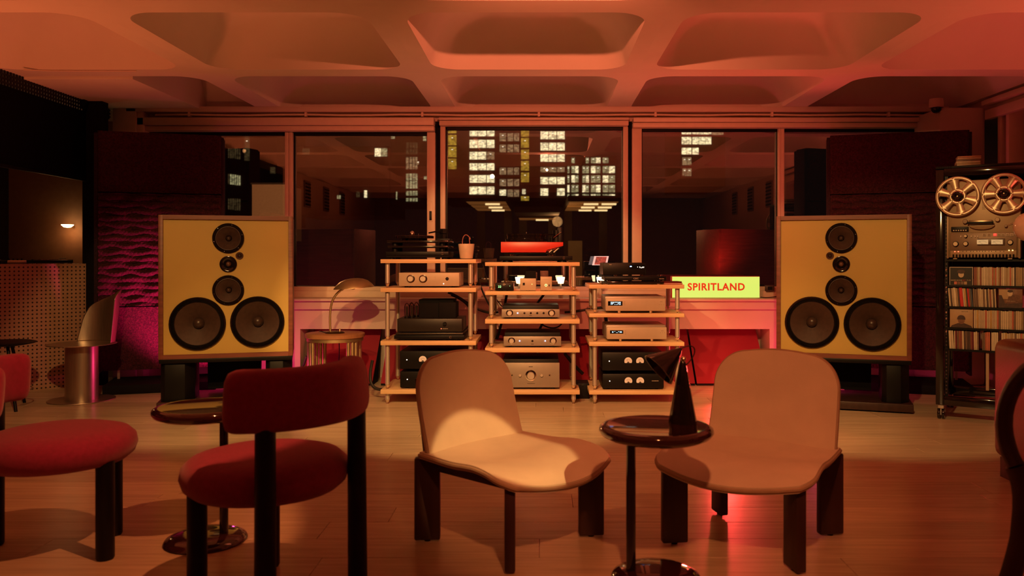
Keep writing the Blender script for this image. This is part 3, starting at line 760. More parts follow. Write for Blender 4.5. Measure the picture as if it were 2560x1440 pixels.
# gear standing on the shelves: local x across, y into the depth, z up, front at y = 0
def unit(name, label, cat, px0, px1, pyt, zbase, Yf, group=None):
    x0, x1 = px2x(px0, Yf), px2x(px1, Yf)
    t = thing(name, label, cat, ((x0 + x1) / 2, Yf, zbase), 0, group)
    zt = pz(pyt, Yf) - zbase
    t['w'] = 0
    del t['w']
    return t, x1 - x0, zt, (lambda px: px2x(px, Yf) - (x0 + x1) / 2), (lambda py: pz(py, Yf) - zbase)
def feet(t, w_, d, h, r=.017, mat=None):
    for x in (-w_ / 2 + .05, w_ / 2 - .05):
        for y in (.05, d - .05): MB().lathe([(r * .85, 0), (r, h)], 14, (x, y, 0)).build('foot', mat or black, t)
def knob(p, x, z, r, mat, dep=.022, ring=None):
    k = MB().lathe([(r, 0), (r, -dep * .85), (r * .9, -dep), (0, -dep)], 28, (x, 0, z), 'y').build('knob', mat, p)
    if ring: MB().lathe([(r * 1.45, 0), (r * 1.45, -.002), (r * 1.15, -.003), (r * 1.1, 0)], 28, (x, 0, z), 'y').build('ring', ring, k)
    return k
def disc(p, nm, x, z, r, mat, y=0, th=.002, n=18): return MB().lathe([(r, y), (r, y - th), (0, y - th)], n, (x, 0, z), 'y').build(nm, mat, p)
def plate(p, nm, x0, x1, z0, z1, mat, y=0, th=.001): return MB().box(x0, x1, y - th, y, z0, z1).build(nm, mat, p)
ledw = lamp_mat('white_led', (1, .85, .65), 6); ledb = lamp_mat('blue_led', (.25, .45, 1), 14); ledg = lamp_mat('green_led', (.12, 1, .3), 2.5)
ledr = lamp_mat('red_led', (1, .08, .04), 5); ledc = lamp_mat('cyan_display', (.10, .75, .95), 1.0); leda = lamp_mat('amber_led', (1, .62, .15), 5)
dispm = M('display_glass', (.006, .008, .012), .12)
meterm = lamp_mat('meter_face', (.9, .60, .32), .22)
printm = M('dark_print', (.06, .045, .035), .6); printl = M('pale_print', (.55, .48, .38), .5)
def logo(p, x, z, mat=None, y=0):
    MB().tube([(x + .0075 * math.cos(2 * PI * k / 16), y - .0008, z + .0075 * math.sin(2 * PI * k / 16)) for k in range(16)], .0011, 6, True).build('emblem', mat or chrome, p)
    MB().box(x - .004, x + .013, y - .0018, y - .0004, z - .0012, z + .0012).build('emblem_bar', mat or chrome, p)
# --- rack 1, top: record player
t, W_, h, X, Zz = unit('turntable', 'black layered record player on top of the leftmost rack', 'record player', 964, 1122, 598, 1.091, 6.14)
fw = .47
MB().box(-.235, .235, 0, .36, .012, .026).build('platform_base', blackm, t, .002)
b = MB().box(-.238, .238, -.004, .36, .026, .058).build('platform', black, t, .004)
logo(b, .19, .042, y=-.004)
MB().box(-.23, .23, .02, .34, .086, .102).build('lower_plinth', M('polished_black', (.02, .014, .012), .12, .4), t, .004)
MB().box(-.235, .235, .02, .34, .126, .142).build('upper_plinth', M('polished_black', (.02, .014, .012), .12, .4), t, .004)
for z0, z1 in ((.058, .086), (.102, .126)):
    for x in (-.18, .18):
        for y_ in (.07, .29): MB().lathe([(.022, z0), (.022, z1)], 16, (x, y_, 0)).build('pillar', black, t)
MB().lathe([(0, .142), (.10, .142), (.10, .158), (.15, .160), (.152, .178), (.145, .182), (0, .183)], 48, (-.05, .18, 0)).build('platter', blackg, t)
MB().lathe([(.018, .183), (.020, .200), (.014, .214), (.005, .220), (0, .221)], 20, (-.065, .17, 0)).build('record_clamp', chrome, t, ang=60)
MB().lathe([(.004, .183), (.004, .198), (0, .199)], 10, (-.015, .17, 0)).build('spindle', chrome, t)
MB().box(.125, .235, .10, .28, .142, .158).build('arm_board', black, t, .003)
MB().lathe([(.028, .158), (.028, .195), (.036, .200), (.036, .232), (.028, .236), (0, .236)], 8, (.175, .19, 0)).build('arm_bearing', black, t)
MB().tube([(.19, .22, .214), (.12, .10, .210), (.08, .06, .200)], .006, 8).build('tonearm', black, t)
for z in (.094, .134): MB().tube([(.235, .1, z), (.262, .09, z - .004)], .006, 10).build('terminal', chrome, t)
for x in (-.2, .2):
    for y_ in (.04, .32): MB().lathe([(.02, 0), (.02, .012)], 14, (x, y_, 0)).build('foot', black, t)
t = thing('motor_pod', 'small cream tapered pot with wire loops on the leftmost rack', 'pot', (px2x(1166, 6.2), 6.2, 1.091))
MB().lathe([(0, .004), (.046, .004), (.049, .008), (.062, .112), (.061, .116), (.054, .116), (0, .114)], 40).build('pot', M('cream_ceramic', (.62, .50, .38), .45), t)
MB().lathe([(0, 0), (.05, 0), (.05, .004), (0, .004)], 32).build('foot_disc', black, t)
MB().tube(bez((-.03, .0, .113), (-.034, 0, .19), (.0, .01, .20), (.018, .01, .17)), .0035, 8).build('wire', M('copper_wire', (.35, .13, .10), .3), t)
MB().tube(bez((.026, .0, .113), (.02, .0, .16), (.02, .01, .19), (.03, .012, .15)), .0035, 8).build('wire', M('copper_wire', (.35, .13, .10), .3), t)
for x in (-.04, -.01, .02): MB().lathe([(.003, .115), (.003, .121), (0, .121)], 8, (x, -.03, 0)).build('pin', chrome, t)
# --- rack 1, second shelf: silver preamplifier
t, W_, h, X, Zz = unit('preamplifier', 'silver preamplifier with two knobs on the leftmost rack', 'amplifier', 997, 1148, 682, .876, 6.14)
feet(t, W_, .34, .014)
b = MB().box(-W_ / 2, W_ / 2, 0, .34, .012, h).build('casing', creamf, t, .003)
for px in (1027, 1058): knob(t, X(px), Zz(697), .0215, alu, .03, chrome)
disc(t, 'button_ring', X(1118), Zz(697), .013, chrome); disc(t, 'button', X(1118), Zz(697), .008, black, -.002, .004)
MB().tube([(X(1087) + .014 * math.cos(2 * PI * k / 20), -.0006, Zz(697) + .014 * math.sin(2 * PI * k / 20)) for k in range(20)], .0008, 5, True).build('engraved_ring', printl, t)
disc(t, 'led', X(1109), Zz(709.5), .003, ledw)
MB().lathe([(.012, .12), (.02, .14), (.02, .18), (.008, .20), (0, .205)], 14, (W_ / 2 + .028, -.08 + .14, 0)).build('valve_bulb', M('bulb_glass', (.6, .5, .4), .2), t) if 0 else None
# --- rack 1, third shelf: valve amplifier on its platform
t = thing('isolation_platform', 'low black platform under the valve amplifier on the leftmost rack', 'platform', (px2x(1073, 6.13), 6.13, .477))
MB().box(-.265, .265, 0, .40, .012, .040).build('lower_plate', black, t, .003)
b = MB().box(-.255, .255, .004, .39, .044, .058).build('upper_plate', M('dark_metal', (.05, .04, .033), .35, .6), t, .003)
logo(t, .16, .026)
for x in (-.2, .2):
    for y_ in (.05, .34): MB().lathe([(.022, 0), (.022, .012)], 14, (x, y_, 0)).build('foot', black, t)
t, W_, h, X, Zz = unit('valve_amplifier', 'black valve amplifier with glass valves and a red light on the leftmost rack', 'amplifier', 993, 1155, 792, .535, 6.15)
b = MB().box(-W_ / 2, W_ / 2, 0, .36, .006, .105).build('chassis', M('black_brushed', (.022, .018, .016), .4, .3), t, .003)
MB().box(-.10, .17, .12, .34, .105, .245).build('transformer_cover', blackm, t, .004)
MB().box(.06, .19, .08, .3, .105, .225).build('transformer_cover', blackm, t, .004)
for x, y_ in ((-.185, .08), (-.150, .10), (-.165, .18), (-.13, .2)):
    v = MB().lathe([(.019, .118), (.021, .15), (.021, .19), (.014, .212), (.004, .220), (0, .221)], 16, (x, y_, 0)).build('valve', clear, t, ang=70)
    MB().lathe([(.020, .105), (.020, .118), (.0, .118)], 16, (x, y_, 0)).build('valve_base', black, v)
    MB().lathe([(.010, .118), (.010, .195), (.0, .196)], 12, (x, y_, 0)).build('valve_plate', M('dark_metal', (.05, .04, .033), .35, .6), v)
knob(t, X(1112), .068, .014, black, .02); disc(t, 'led', X(1103), .030, .003, ledr); plate(t, 'printed_line', X(1106), X(1120), .029, .031, printl)
for x in (-.2, .2):
    for y_ in (.05, .3): MB().lathe([(.016, 0), (.016, .006)], 12, (x, y_, 0)).build('foot', black, t)
# --- twin-meter and single-meter black power amplifiers
def power_amp(label, px0, px1, pyt, zb, meters, group, name_plate=False, Yf=6.14, mz=None):
    t, W_, h, X, Zz = unit('power_amplifier', label, 'amplifier', px0, px1, pyt, zb, Yf, group)
    feet(t, W_, .40, .010)
    MB().box(-W_ / 2, W_ / 2, 0, .42, .009, h - .002).build('casing', black, t, .008)
    cz = h * .54
    for px in meters:
        me_ = MB().prism([(X(px) + a_, cz + b_) for a_, b_ in arc(0, 0, .029, -28, 208, 22)], -.002, 0, 'y').build('meter', meterm, t)
        MB().prism([(X(px) + a_, cz - .013 + b_) for a_, b_ in arc(0, 0, .009, 0, 180, 10)], -.003, -.002, 'y').build('meter_hub', printm, me_)
        MB().tube([(X(px) + a_, -.0024, cz - .008 + b_) for a_, b_ in arc(0, 0, .020, 40, 140, 10)], .0006, 5).build('meter_scale', printm, me_)
        q = R(random.uniform(100, 130)); MB().tube([(X(px), -.0026, cz - .010), (X(px) + .024 * math.cos(q), -.0026, cz - .010 + .024 * math.sin(q))], .0006, 5).build('needle', printm, me_)
    disc(t, 'led', -W_ / 2 + .055, cz, .0035, ledw)
    if name_plate:
        for k in range(7): plate(t, 'printed_letter', W_ / 2 - .092 + k * .0075, W_ / 2 - .087 + k * .0075, cz - .001, cz + .004, printl)
g = 'black power amplifiers with round meters'
power_amp('black power amplifier with meters, upper of the pair in the leftmost rack', 999, 1160, 877, .252, (1057, 1087), g)
power_amp('black power amplifier, lower of the pair in the leftmost rack', 1000, 1161, 928, .112, (1057, 1087), g)
power_amp('black power amplifier with two round meters, upper of the pair next to the cone lamp', 1505, 1659, 880, .240, (1570.5, 1600), g)
power_amp('black power amplifier with two round meters, lower of the pair next to the cone lamp', 1506, 1660, 934, .105, (1571, 1600.5), g, True)
# --- rack 2, top: red record player on a black platform
t = thing('isolation_platform', 'thin black platform under the red record player', 'platform', (px2x(1340, 6.13), 6.13, 1.068))
MB().box(-.275, .275, 0, .42, .016, .048).build('slab', black, t, .004)
logo(t, .21, .032)
for x in (-.22, .2):
    for y_ in (.05, .36): MB().lathe([(.035, 0), (.03, .016)], 14, (x, y_, 0)).build('foot', black, t)
t = thing('turntable', 'record player with a bright red plinth on the middle rack', 'record player', (px2x(1330, 6.15), 6.15, 1.116))
MB().box(-.18, .16, .02, .33, .012, .026).build('sub_plate', black, t, .003)
MB().prism([(-.236, .026), (.105, .026), (.112, .044), (.236, .076), (.236, .104), (-.236, .106)], 0, .34, 'y').build('plinth', redplinth, t, .002)
MB().lathe([(0, .106), (.16, .106), (.165, .112), (.165, .130), (.15, .132), (.15, .150), (.155, .154), (.155, .170), (0, .172)], 48, (-.045, .17, 0)).build('platter', blackg, t)
MB().lathe([(.006, .172), (.005, .185), (0, .186)], 10, (-.045, .17, 0)).build('spindle', chrome, t)
MB().lathe([(.04, .104), (.04, .15), (.03, .16), (.03, .20), (0, .205)], 16, (.19, .20, 0)).build('arm_base', black, t)
MB().box(.20, .235, .15, .25, .07, .225).build('arm_tower', black, t, .008)
MB().tube([(.20, .2, .168), (.12, .12, .165), (.07, .08, .160)], .005, 8).build('tonearm', black, t)
MB().tube([(.17, .14, .145), (.225, .13, .185)], .0022, 6).build('lift_lever', chrome, t)
MB().lathe([(.007, .136), (.007, .146), (0, .147)], 12, (.165, .14, 0)).build('screw', chrome, t)
for x in (-.15, .14):
    for y_ in (.06, .28): MB().lathe([(.022, 0), (.022, .012)], 14, (x, y_, 0)).build('foot', chrome, t)
for x in (.13, .165): MB().cyl((x, .03, .026), (x + .04, .03, .062), .006, .006, 10).build('strut', alu, t)
# --- rack 2, second shelf
t, W_, h, X, Zz = unit('speed_controller', 'black box with green digits on the middle rack', 'controller', 1238, 1284, 708, .850, 6.14)
MB().box(-W_ / 2, W_ / 2, 0, .14, .004, h).build('casing', black, t, .004)
text('digits', '33', .024, ledg, t, (X(1249), -.0012, Zz(717)), space=1.05)
disc(t, 'led', X(1274.5), Zz(715), .002, ledg); logo(t, X(1260), Zz(711), printl)
feet(t, W_, .14, .005, .008)
for k, (a, b, tp, lab) in enumerate(((1300, 1340, 696, 'small cream cube box with a black switch on the middle rack'), (1351, 1380, 692, 'small cream cube box with a ringed button on the middle rack'))):
    t, W_, h, X, Zz = unit('power_supply', lab, 'device', a, b, tp, .850, 6.16)
    MB().box(-W_ / 2, W_ / 2, 0, .10, .004, h).build('casing', creamf, t, .003)
    feet(t, W_, .10, .005, .007)
    if k == 0:
        plate(t, 'switch', X(1307), X(1312), Zz(713), Zz(707), black, 0, .004); disc(t, 'led', X(1330), Zz(710.5), .0022, leda)
        MB().box(-.02, .06, .02, .08, h, h + .055).build('adapter', blackm, t, .003)
    else:
        disc(t, 'button_ring', X(1365), Zz(713), .009, leda); disc(t, 'button', X(1365), Zz(713), .0055, black, -.002, .003); plate(t, 'switch', X(1372), X(1374), Zz(716), Zz(711), black, 0, .003)
        plate(t, 'label_print', X(1356), X(1371), Zz(699), Zz(697), printl)
for k, (px, Y_) in enumerate(((1298, 7.22), (1402, 7.22), (1501, 7.22))):  # stand-ins for a table lamp reflected in the glass
    t = thing('reflected_lamp', ('little lamp reflection built as a lamp, leftmost of three behind the racks', 'little lamp reflection built as a lamp, behind the right post of the middle rack', 'little lamp reflection built as a lamp, behind the third rack')[k], 'lamp', (px2x(px, Y_), Y_, .743), 0, 'little lamp reflections built as lamps')
    MB().lathe([(0, 0), (.020, 0), (.024, .03), (.020, .06), (.008, .09), (.007, .13), (0, .13)], 18).build('base', M('pale_metal', (.5, .4, .3), .4), t, ang=60)
    MB().lathe([(0, .13), (.024, .13), (.036, .185), (.032, .188), (0, .186)], 18).build('shade', lamp_mat('reflected_lamp_glow', (1, .72, .38), 5), t)
# --- rack 2, silver amplifiers
def silver_amp(label, px0, px1, pyt, zb, knobs, leds, dots, Yf=6.14):
    t, W_, h, X, Zz = unit('silver_amplifier', label, 'amplifier', px0, px1, pyt, zb, Yf, 'grey-silver amplifiers on the middle rack')
    MB().box(-W_ / 2 + .006, W_ / 2 - .006, .014, .36, .014, h + .028).build('casing', black, t, .004)
    b = MB().box(-W_ / 2, W_ / 2, 0, .014, .012, h).build('faceplate', silverf, t, .003)
    feet(t, W_, .36, .014)
    cz = (h + .012) * .52
    for px in knobs: knob(t, X(px), cz, .0185, alu, .024, chrome)
    for px in leds: disc(t, 'led', X(px), cz, .0040, ledb)
    for px in dots: disc(t, 'button_ring', X(px), cz, .008, chrome); disc(t, 'button', X(px), cz, .0045, black, -.002, .002)
    plate(t, 'name_print', X((px0 + px1) / 2) - .010, X((px0 + px1) / 2) + .010, .024, .028, printm)
silver_amp('flat silver amplifier with one blue light on the middle rack', 1254, 1399, 773, .640, (1274, 1379), (1294,), (1311, 1327, 1343, 1359))
silver_amp('flat silver amplifier with two blue lights on the middle rack', 1259, 1403, 841, .424, (1279, 1383), (1299, 1363), (1331,))
t, W_, h, X, Zz = unit('silver_amplifier', 'tall silver amplifier with one big knob at the bottom of the middle rack', 'amplifier', 1255, 1399, 907, .109, 6.13, 'grey-silver amplifiers on the middle rack')
MB().box(-W_ / 2 + .006, W_ / 2 - .006, .016, .40, .016, h + .025).build('casing', black, t, .004)
MB().box(-W_ / 2, W_ / 2, 0, .016, .014, h).build('faceplate', silverf, t, .004)
feet(t, W_, .40, .016)
knob(t, X(1327), Zz(939), .029, alu, .03, chrome)
for px in (1280, 1374): disc(t, 'button_ring', X(px), Zz(938), .010, chrome); disc(t, 'button', X(px), Zz(938), .005, black, -.002, .002)
for px in (1300, 1354): knob(t, X(px), Zz(938), .011, alu, .014)
plate(t, 'name_print', X(1322), X(1332), Zz(917.5), Zz(916), printm); plate(t, 'name_print', X(1318), X(1337), Zz(959.5), Zz(958.5), printm)
# --- rack 3
t = thing('slate_base', 'dark glass base slab on top of the third rack', 'platform', (px2x(1582, 6.14), 6.14, .900))
MB().box(-.235, .235, 0, .40, .006, .022).build('slab', blackg, t, .003)
for x in (-.2, .2):
    for y_ in (.04, .36): MB().lathe([(.02, 0), (.02, .006)], 12, (x, y_, 0)).build('foot', chrome, t)
t, W_, h, X, Zz = unit('disc_player', 'black disc player resting on the dark slab of the third rack', 'disc player', 1512, 1666, 691, .922, 6.15)
b = MB().box(-W_ / 2, W_ / 2, 0, .34, .008, h).build('casing', black, t, .004)
text('name', 'CEC', .016, printl, t, (X(1590), -.001, Zz(696.5)), sx=1.3)
plate(t, 'printed_line', X(1648), X(1660), Zz(697.5), Zz(696.5), printl)
for x in (-.2, .2):
    for y_ in (.04, .3): MB().lathe([(.014, 0), (.014, .008)], 12, (x, y_, 0)).build('foot', chrome, t)
for px in (1540, 1606, 1650): MB().cyl((X(px), .05, h), (X(px), .05, h + .012), .013, .013, 14).build('puck', chrome, t)
ztop = .922 + h + .012
t, W_, h, X, Zz = unit('digital_player', 'black player with a lit display on top of the third rack', 'player', 1507, 1614, 657, ztop, 6.15)
MB().box(-W_ / 2, W_ / 2, 0, .30, .0, h).build('casing', black, t, .005)
plate(t, 'display', X(1573), X(1612), Zz(672), Zz(662), dispm)
text('digits', '5.', .013, ledw, t, (X(1600), -.002, Zz(668)))
for q0, q1, r0, r1 in ((1601.5, 1605, 669.8, 669.2), (1605, 1606, 669.8, 667), (1607, 1608.6, 668.2, 667.6), (1609, 1609.8, 669.8, 666.4)): plate(t, 'display_segment', X(q0), X(q1), Zz(r0), Zz(r1), ledw, -.001, .001)
disc(t, 'led', X(1594), Zz(667.5), .0022, ledw); plate(t, 'blue_light', X(1575), X(1579), Zz(667.5), Zz(665), ledb); plate(t, 'printed_mark', X(1523), X(1529), Zz(662), Zz(661), printl)
t = thing('booklet', 'thin red booklet on the top right corner of the third rack', 'booklet', (px2x(1682, 6.16), 6.16, .900), R(4))
for k in range(3): MB().box(-.075, .075, 0, .11, .004 * k, .004 * k + .0036).build('cover' if k != 1 else 'pages', redboard if k != 1 else paper, t)
t2_ = thing('disc_case', 'flat dark case on the booklet at the corner of the third rack', 'case', (px2x(1676, 6.16), 6.16, .9122), R(7))
MB().box(-.09, .09, 0, .13, .0, .010).build('case', M('dark_red_case', (.12, .015, .015), .25), t2_, .002)
def display_amp(label, px0, px1, pyt, zb, dsp, txt):
    t, W_, h, X, Zz = unit('streamer', label, 'streamer', px0, px1, pyt, zb, 6.13, 'champagne streamers on the third rack')
    MB().box(-W_ / 2 - .006, W_ / 2 - .004, .012, .38, .022, h + .016).build('casing', silverf, t, .010)
    MB().box(-W_ / 2, W_ / 2, 0, .014, .018, h).build('faceplate', creamf, t, .006)
    feet(t, W_ * .75, .36, .024, .016, chrome)
    a, b, c, d = dsp
    plate(t, 'display', X(a), X(b), Zz(d), Zz(c), dispm, -.0001, .0015)
    hz = Zz(c) - Zz(d); wx = X(b) - X(a)
    for q0, q1, r0, r1 in txt: plate(t, 'display_segment', X(a) + wx * q0, X(a) + wx * q1, Zz(d) + hz * r0, Zz(d) + hz * r1, ledc, -.0017, .0008)
    for k in range(3): plate(t, 'printed_mark', X(b + 4), X(b + 7), Zz(c) - .004 - k * .012, Zz(c) - .0025 - k * .012, printm)
    plate(t, 'printed_mark', X(px1 - 14), X(px1 - 8), Zz(c) - .004, Zz(c) - .0025, printm)
    for k in (-1, 0, 1): plate(t, 'printed_mark', X(px1 - 11 + 5 * k), X(px1 - 10 + 5 * k), Zz(d) + .006, Zz(d) + .008, printm)
display_amp('champagne streamer with a square cyan display, upper of two', 1514, 1664, 746, .683, (1520, 1556, 753, 764), [(.19, .25, .2, .88), (.27, .34, .25, .85), (.36, .42, .5, .85), (.44, .66, .68, .85), (.44, .52, .2, .32), (.56, .66, .2, .32), (.68, .73, .25, .85), (.75, .88, .55, .85), (.77, .88, .2, .45)])
display_amp('champagne streamer with a small cyan display, lower of two', 1517, 1667, 818, .469, (1525, 1558, 826, 834), [(.15, .26, .3, .7), (.33, .40, .58, .72), (.46, .58, .3, .42), (.62, .69, .5, .72), (.73, .90, .3, .7)])
# --- cables behind the racks
def cable(label, pts, r=.007):
    tag(MB().tube(bez(*pts, n=18), r, 8).build('cable', cablem), label, 'cable', 'black cables behind the racks')
cable('black cable drooping behind the valve amplifier to the middle rack', [(-.75, 6.62, .82), (-.62, 6.66, .78), (-.5, 6.64, .62), (-.34, 6.62, .66)], .010)
cable('black cable looping down beside the valve amplifier', [(-.72, 6.58, .80), (-.55, 6.62, .74), (-.50, 6.6, .6), (-.60, 6.56, .53)], .008)
cable('black cable bundle running between the first and second rack', [(-.52, 6.66, 1.02), (-.50, 6.66, .86), (-.44, 6.66, .74), (-.33, 6.66, .58)], .007)
cable('thin black cable between the first and second rack', [(-.47, 6.68, 1.05), (-.44, 6.68, .9), (-.37, 6.68, .76), (-.31, 6.68, .7)], .004)
cable('black cable falling behind the flat silver amplifier with one blue light', [(-.27, 6.58, .80), (-.29, 6.6, .70), (-.31, 6.6, .55), (-.35, 6.58, .44)], .011)
cable('thick black cable rising behind the upper silver amplifier', [(.04, 6.58, .82), (.02, 6.58, .78), (-.03, 6.58, .74), (-.04, 6.56, .69)], .010)
cable('black cable looping under the third shelf of the middle rack', [(-.03, 6.56, .60), (.05, 6.6, .52), (.16, 6.6, .50), (.19, 6.58, .60)], .006)
cable('black cable behind the lower silver amplifier', [(.03, 6.58, .60), (.02, 6.58, .56), (-.01, 6.58, .52), (-.02, 6.58, .48)], .010)
cable('black cable joining the middle and third rack', [(.20, 6.6, .66), (.34, 6.62, .66), (.42, 6.64, .70), (.60, 6.62, .70)], .010)
cable('black cable dropping behind the tall silver amplifier', [(.20, 6.56, .33), (.24, 6.58, .28), (.28, 6.6, .22), (.35, 6.6, .16)], .014)
cable('black cable standing behind the upper champagne streamer', [(.53, 6.58, .655), (.53, 6.58, .62), (.54, 6.58, .58), (.54, 6.58, .53)], .014)
cable('black cable curling onto the floor left of the leftmost rack', [(-1.31, 6.36, .30), (-1.34, 6.34, .16), (-1.33, 6.3, .06), (-1.19, 6.3, .085)], .012)
pb = thing('power_strip', 'black power strip on the floor between the middle and third rack', 'power strip', (.335, 6.45, 0))
MB().box(-.05, .05, -.1, .1, 0, .12).build('housing', black, pb, .006)
for k in range(4): disc(pb, 'socket', 0, .03 + k * .022, .008, blackm, -.1)
# ================================================================ LIT SIGN
t = thing('lit_sign', 'glowing yellow light box sign with red letters on the window sill', 'sign', (px2x(1790, 7.22), 7.22, .743))
sw = px2x(1900, 7.22) - px2x(1680, 7.22)
sh = pz(690.5, 7.22) - .743
MB().box(-sw / 2, sw / 2, .012, .10, 0, sh).build('housing', M('red_housing', (.5, .03, .03), .4), t, .002)
MB().box(-sw / 2 + .004, sw / 2 - .004, 0, .012, .005, sh - .005).build('face', M('sign_face', (.06, .06, .02), .5, emit=(.70, .86, .15), estr=1.0), t)
text('letters', 'SPIRITLAND', .088, M('sign_letters', (.35, .02, .015), .5, emit=(1, .05, .01), estr=.55), t, (px2x(1790.5, 7.22) - px2x(1790, 7.22), -.0012, pz(718, 7.22) - .743), space=1.12, off=.0028, sx=.98)
sc = tag(MB().tube(bez((1.965, 7.24, .752), (2.0, 7.22, .747), (2.05, 7.23, .747), (2.12, 7.24, .76)), .004, 6).build('sign_cable', cablem), 'thin black cable at the right end of the lit sign', 'cable')
sb = thing('socket_box', 'small dark box on the window rail right of the lit sign', 'box', (px2x(1922, 7.40), 7.36, .800))
MB().box(-.035, .04, 0, .05, 0, .052).build('box', M('dark_box', (.05, .02, .02), .5), sb, .003)
MB().box(-.02, .02, -.003, 0, .012, .04).build('plate', black, sb)
tb = thing('tablet', 'small tilted tablet showing a reddish picture, leaning at the middle window', 'tablet', (px2x(1501, 7.3), 7.30, .800))
for nm, pr, mt in (('body', [(-.075, 0), (.058, 0), (.075, .082), (-.055, .082)], M('pale_screen', (.6, .55, .55), .4, emit=(.75, .6, .6), estr=.55)), ('picture', [(-.055, .006), (.042, .006), (.056, .076), (-.038, .076)], M('screen_picture', (.25, .05, .05), .4, var=.9, scale=60, emit=(.22, .05, .04), estr=.6))):
    MB().prism([(x, z + .235) for x, z in pr], -.012 if nm == 'picture' else -.010, -.010 if nm == 'picture' else 0, 'y').build(nm, mt, tb)
MB().box(-.012, .012, .0, .010, 0, .25).build('stand', black, tb)
# ================================================================ BLACK EQUIPMENT RACK with tape recorder and discs
RZ = R(-33); RO = Vector((2.70, 5.55, 0))
ux = Vector((math.cos(RZ), math.sin(RZ), 0)); uy = Vector((-math.sin(RZ), math.cos(RZ), 0))
def rp(px, py, off=0.0):
    "local (x, z) on the rack's front plane of what is seen at a pixel"
    d = Vector(((px - VX) / F, 1, -(py - VY) / F)); o = Vector((0, 0, H)); P0 = RO + uy * off
    k = (P0 - o).dot(uy) / d.dot(uy); p = o + d * k
    return (p - RO).dot(ux), p.z
RW = .60; RD = .58
t = thing('equipment_rack', 'tall black equipment rack on castors at the right', 'rack', RO, RZ)
for x in (0, RW - .05):
    for y_ in (0, RD - .05): MB().box(x, x + .05, y_, y_ + .05, .10, 1.70).build('upright', blackg, t, .004)
for z0, z1 in ((.10, .16), (1.655, 1.705)):
    for y_ in (0, RD - .05): MB().box(.05, RW - .05, y_, y_ + .05, z0, z1).build('cross_bar', blackg, t, .004)
    for x in (0, RW - .05): MB().box(x, x + .05, .05, RD - .05, z0, z1).build('side_bar', blackg, t, .004)
MB().box(0, RW, 0, RD, 1.705, 1.722).build('top_panel', black, t, .003)
for k in range(6): MB().box(.02 + k * .014, .027 + k * .014, -.002, .0, 1.706, 1.721).build('vent_slot', blackm, t)
MB().box(.055, RW - .055, RD - .09, RD - .08, .95, 1.65).build('rear_panel', blackm, t)
for x in (.055, RW - .075): 
    rl = MB().box(x, x + .02, .012, .03, .16, 1.655).build('rail', black, t)
    ho = MB()
    for k in range(58): ho.box(x + .006, x + .014, .0105, .012, .18 + k * .025, .188 + k * .025)
    ho.build('rail_holes', M('rail_hole', (.10, .05, .05), .5), rl)['kind'] = 'stuff'
for zz in (.60, .69, .73, .87, .90, .98, 1.02): MB().lathe([(.006, .0115), (.006, .006), (.003, .004), (0, .004)], 12, (.065, 0, zz), 'y').build('screw', chrome, t)
for x in (.03, RW - .03):
    for y_ in (.035, RD - .035):
        c = MB().box(x - .018, x + .018, y_ - .022, y_ + .022, .074, .10).build('castor', alu, t, .003)
        for s in (-1, 1): MB().lathe([(0, -.009), (.034, -.009), (.037, 0), (.034, .009), (0, .009)], 24, (x + s * .013, y_ + .008, .037), 'x').build('wheel', blackg, c)
        MB().box(x - .003, x + .003, y_ - .012, y_ + .028, .028, .078).build('fork', alu, c)
# shelves and discs
cdmats = [M('disc_spine_%d' % k, c_, .45, var=.10, scale=60, stretch=(1, 1, .5)) for k, c_ in enumerate(((.62, .52, .36), (.55, .44, .30), (.68, .60, .44), (.30, .10, .07), (.55, .16, .10), (.09, .06, .05), (.20, .13, .09), (.42, .30, .16), (.22, .26, .10), (.62, .40, .14)))]
cdmats += [M('disc_red', (.62, .03, .035), .4), M('disc_blue', (.07, .10, .14), .4), M('disc_maroon', (.16, .02, .035), .4)]
def shelf(pyl):
    x, z = rp(2372, pyl); s = MB().box(.055, RW - .055, .010, .16, z - .012, z - .001).build('disc_shelf', black, t)
    MB().box(.055, RW - .055, .006, .010, z - .012, z + .003).build('shelf_lip', black, s)
    return z
CH = .125
me_cd = {}
CNAME = ('cream', 'tan', 'ivory', 'rust', 'orange', 'black', 'brown', 'ochre', 'olive', 'amber', 'bright red', 'blue-grey', 'maroon')
ORD = ['first', 'second', 'third', 'fourth', 'fifth', 'sixth', 'seventh', 'eighth', 'ninth', 'tenth', 'eleventh', 'twelfth', 'thirteenth', 'fourteenth', 'fifteenth', 'sixteenth', 'seventeenth', 'eighteenth', 'nineteenth', 'twentieth']
ORD += ['twenty-' + o for o in ORD[:9]] + ['thirtieth'] + ['thirty-' + o for o in ORD[:9]] + ['fortieth']
ROWN = ('top', 'second', 'third', 'bottom'); count = [0, 0, 0, 0]
def disc_case(x, z, w_, mat, label, group, lean=0, h=CH, front=.016):
    key = (round(w_, 4), mat.name, round(h, 3))
    if key not in me_cd:
        me = MB().box(0, w_, 0, .13, 0, h).mesh('disc_case', .0008, 1); me.materials.append(mat); me_cd[key] = me
    o = link('disc_case', me_cd[key], None, RO + ux * x + uy * front + Vector((0, 0, z)))
    o.rotation_euler = (0, lean, RZ)
    rw = min(range(4), key=lambda q: abs(rowz[q] - z)); count[rw] += 1
    nm = CNAME[cdmats.index(mat)]
    label = '%s%s disc case, %s from the left in the %s row of the rack' % ('thick ' if w_ > .013 else '', nm, ORD[count[rw] - 1], ROWN[rw])
    return tag(o, label, 'disc case', group)
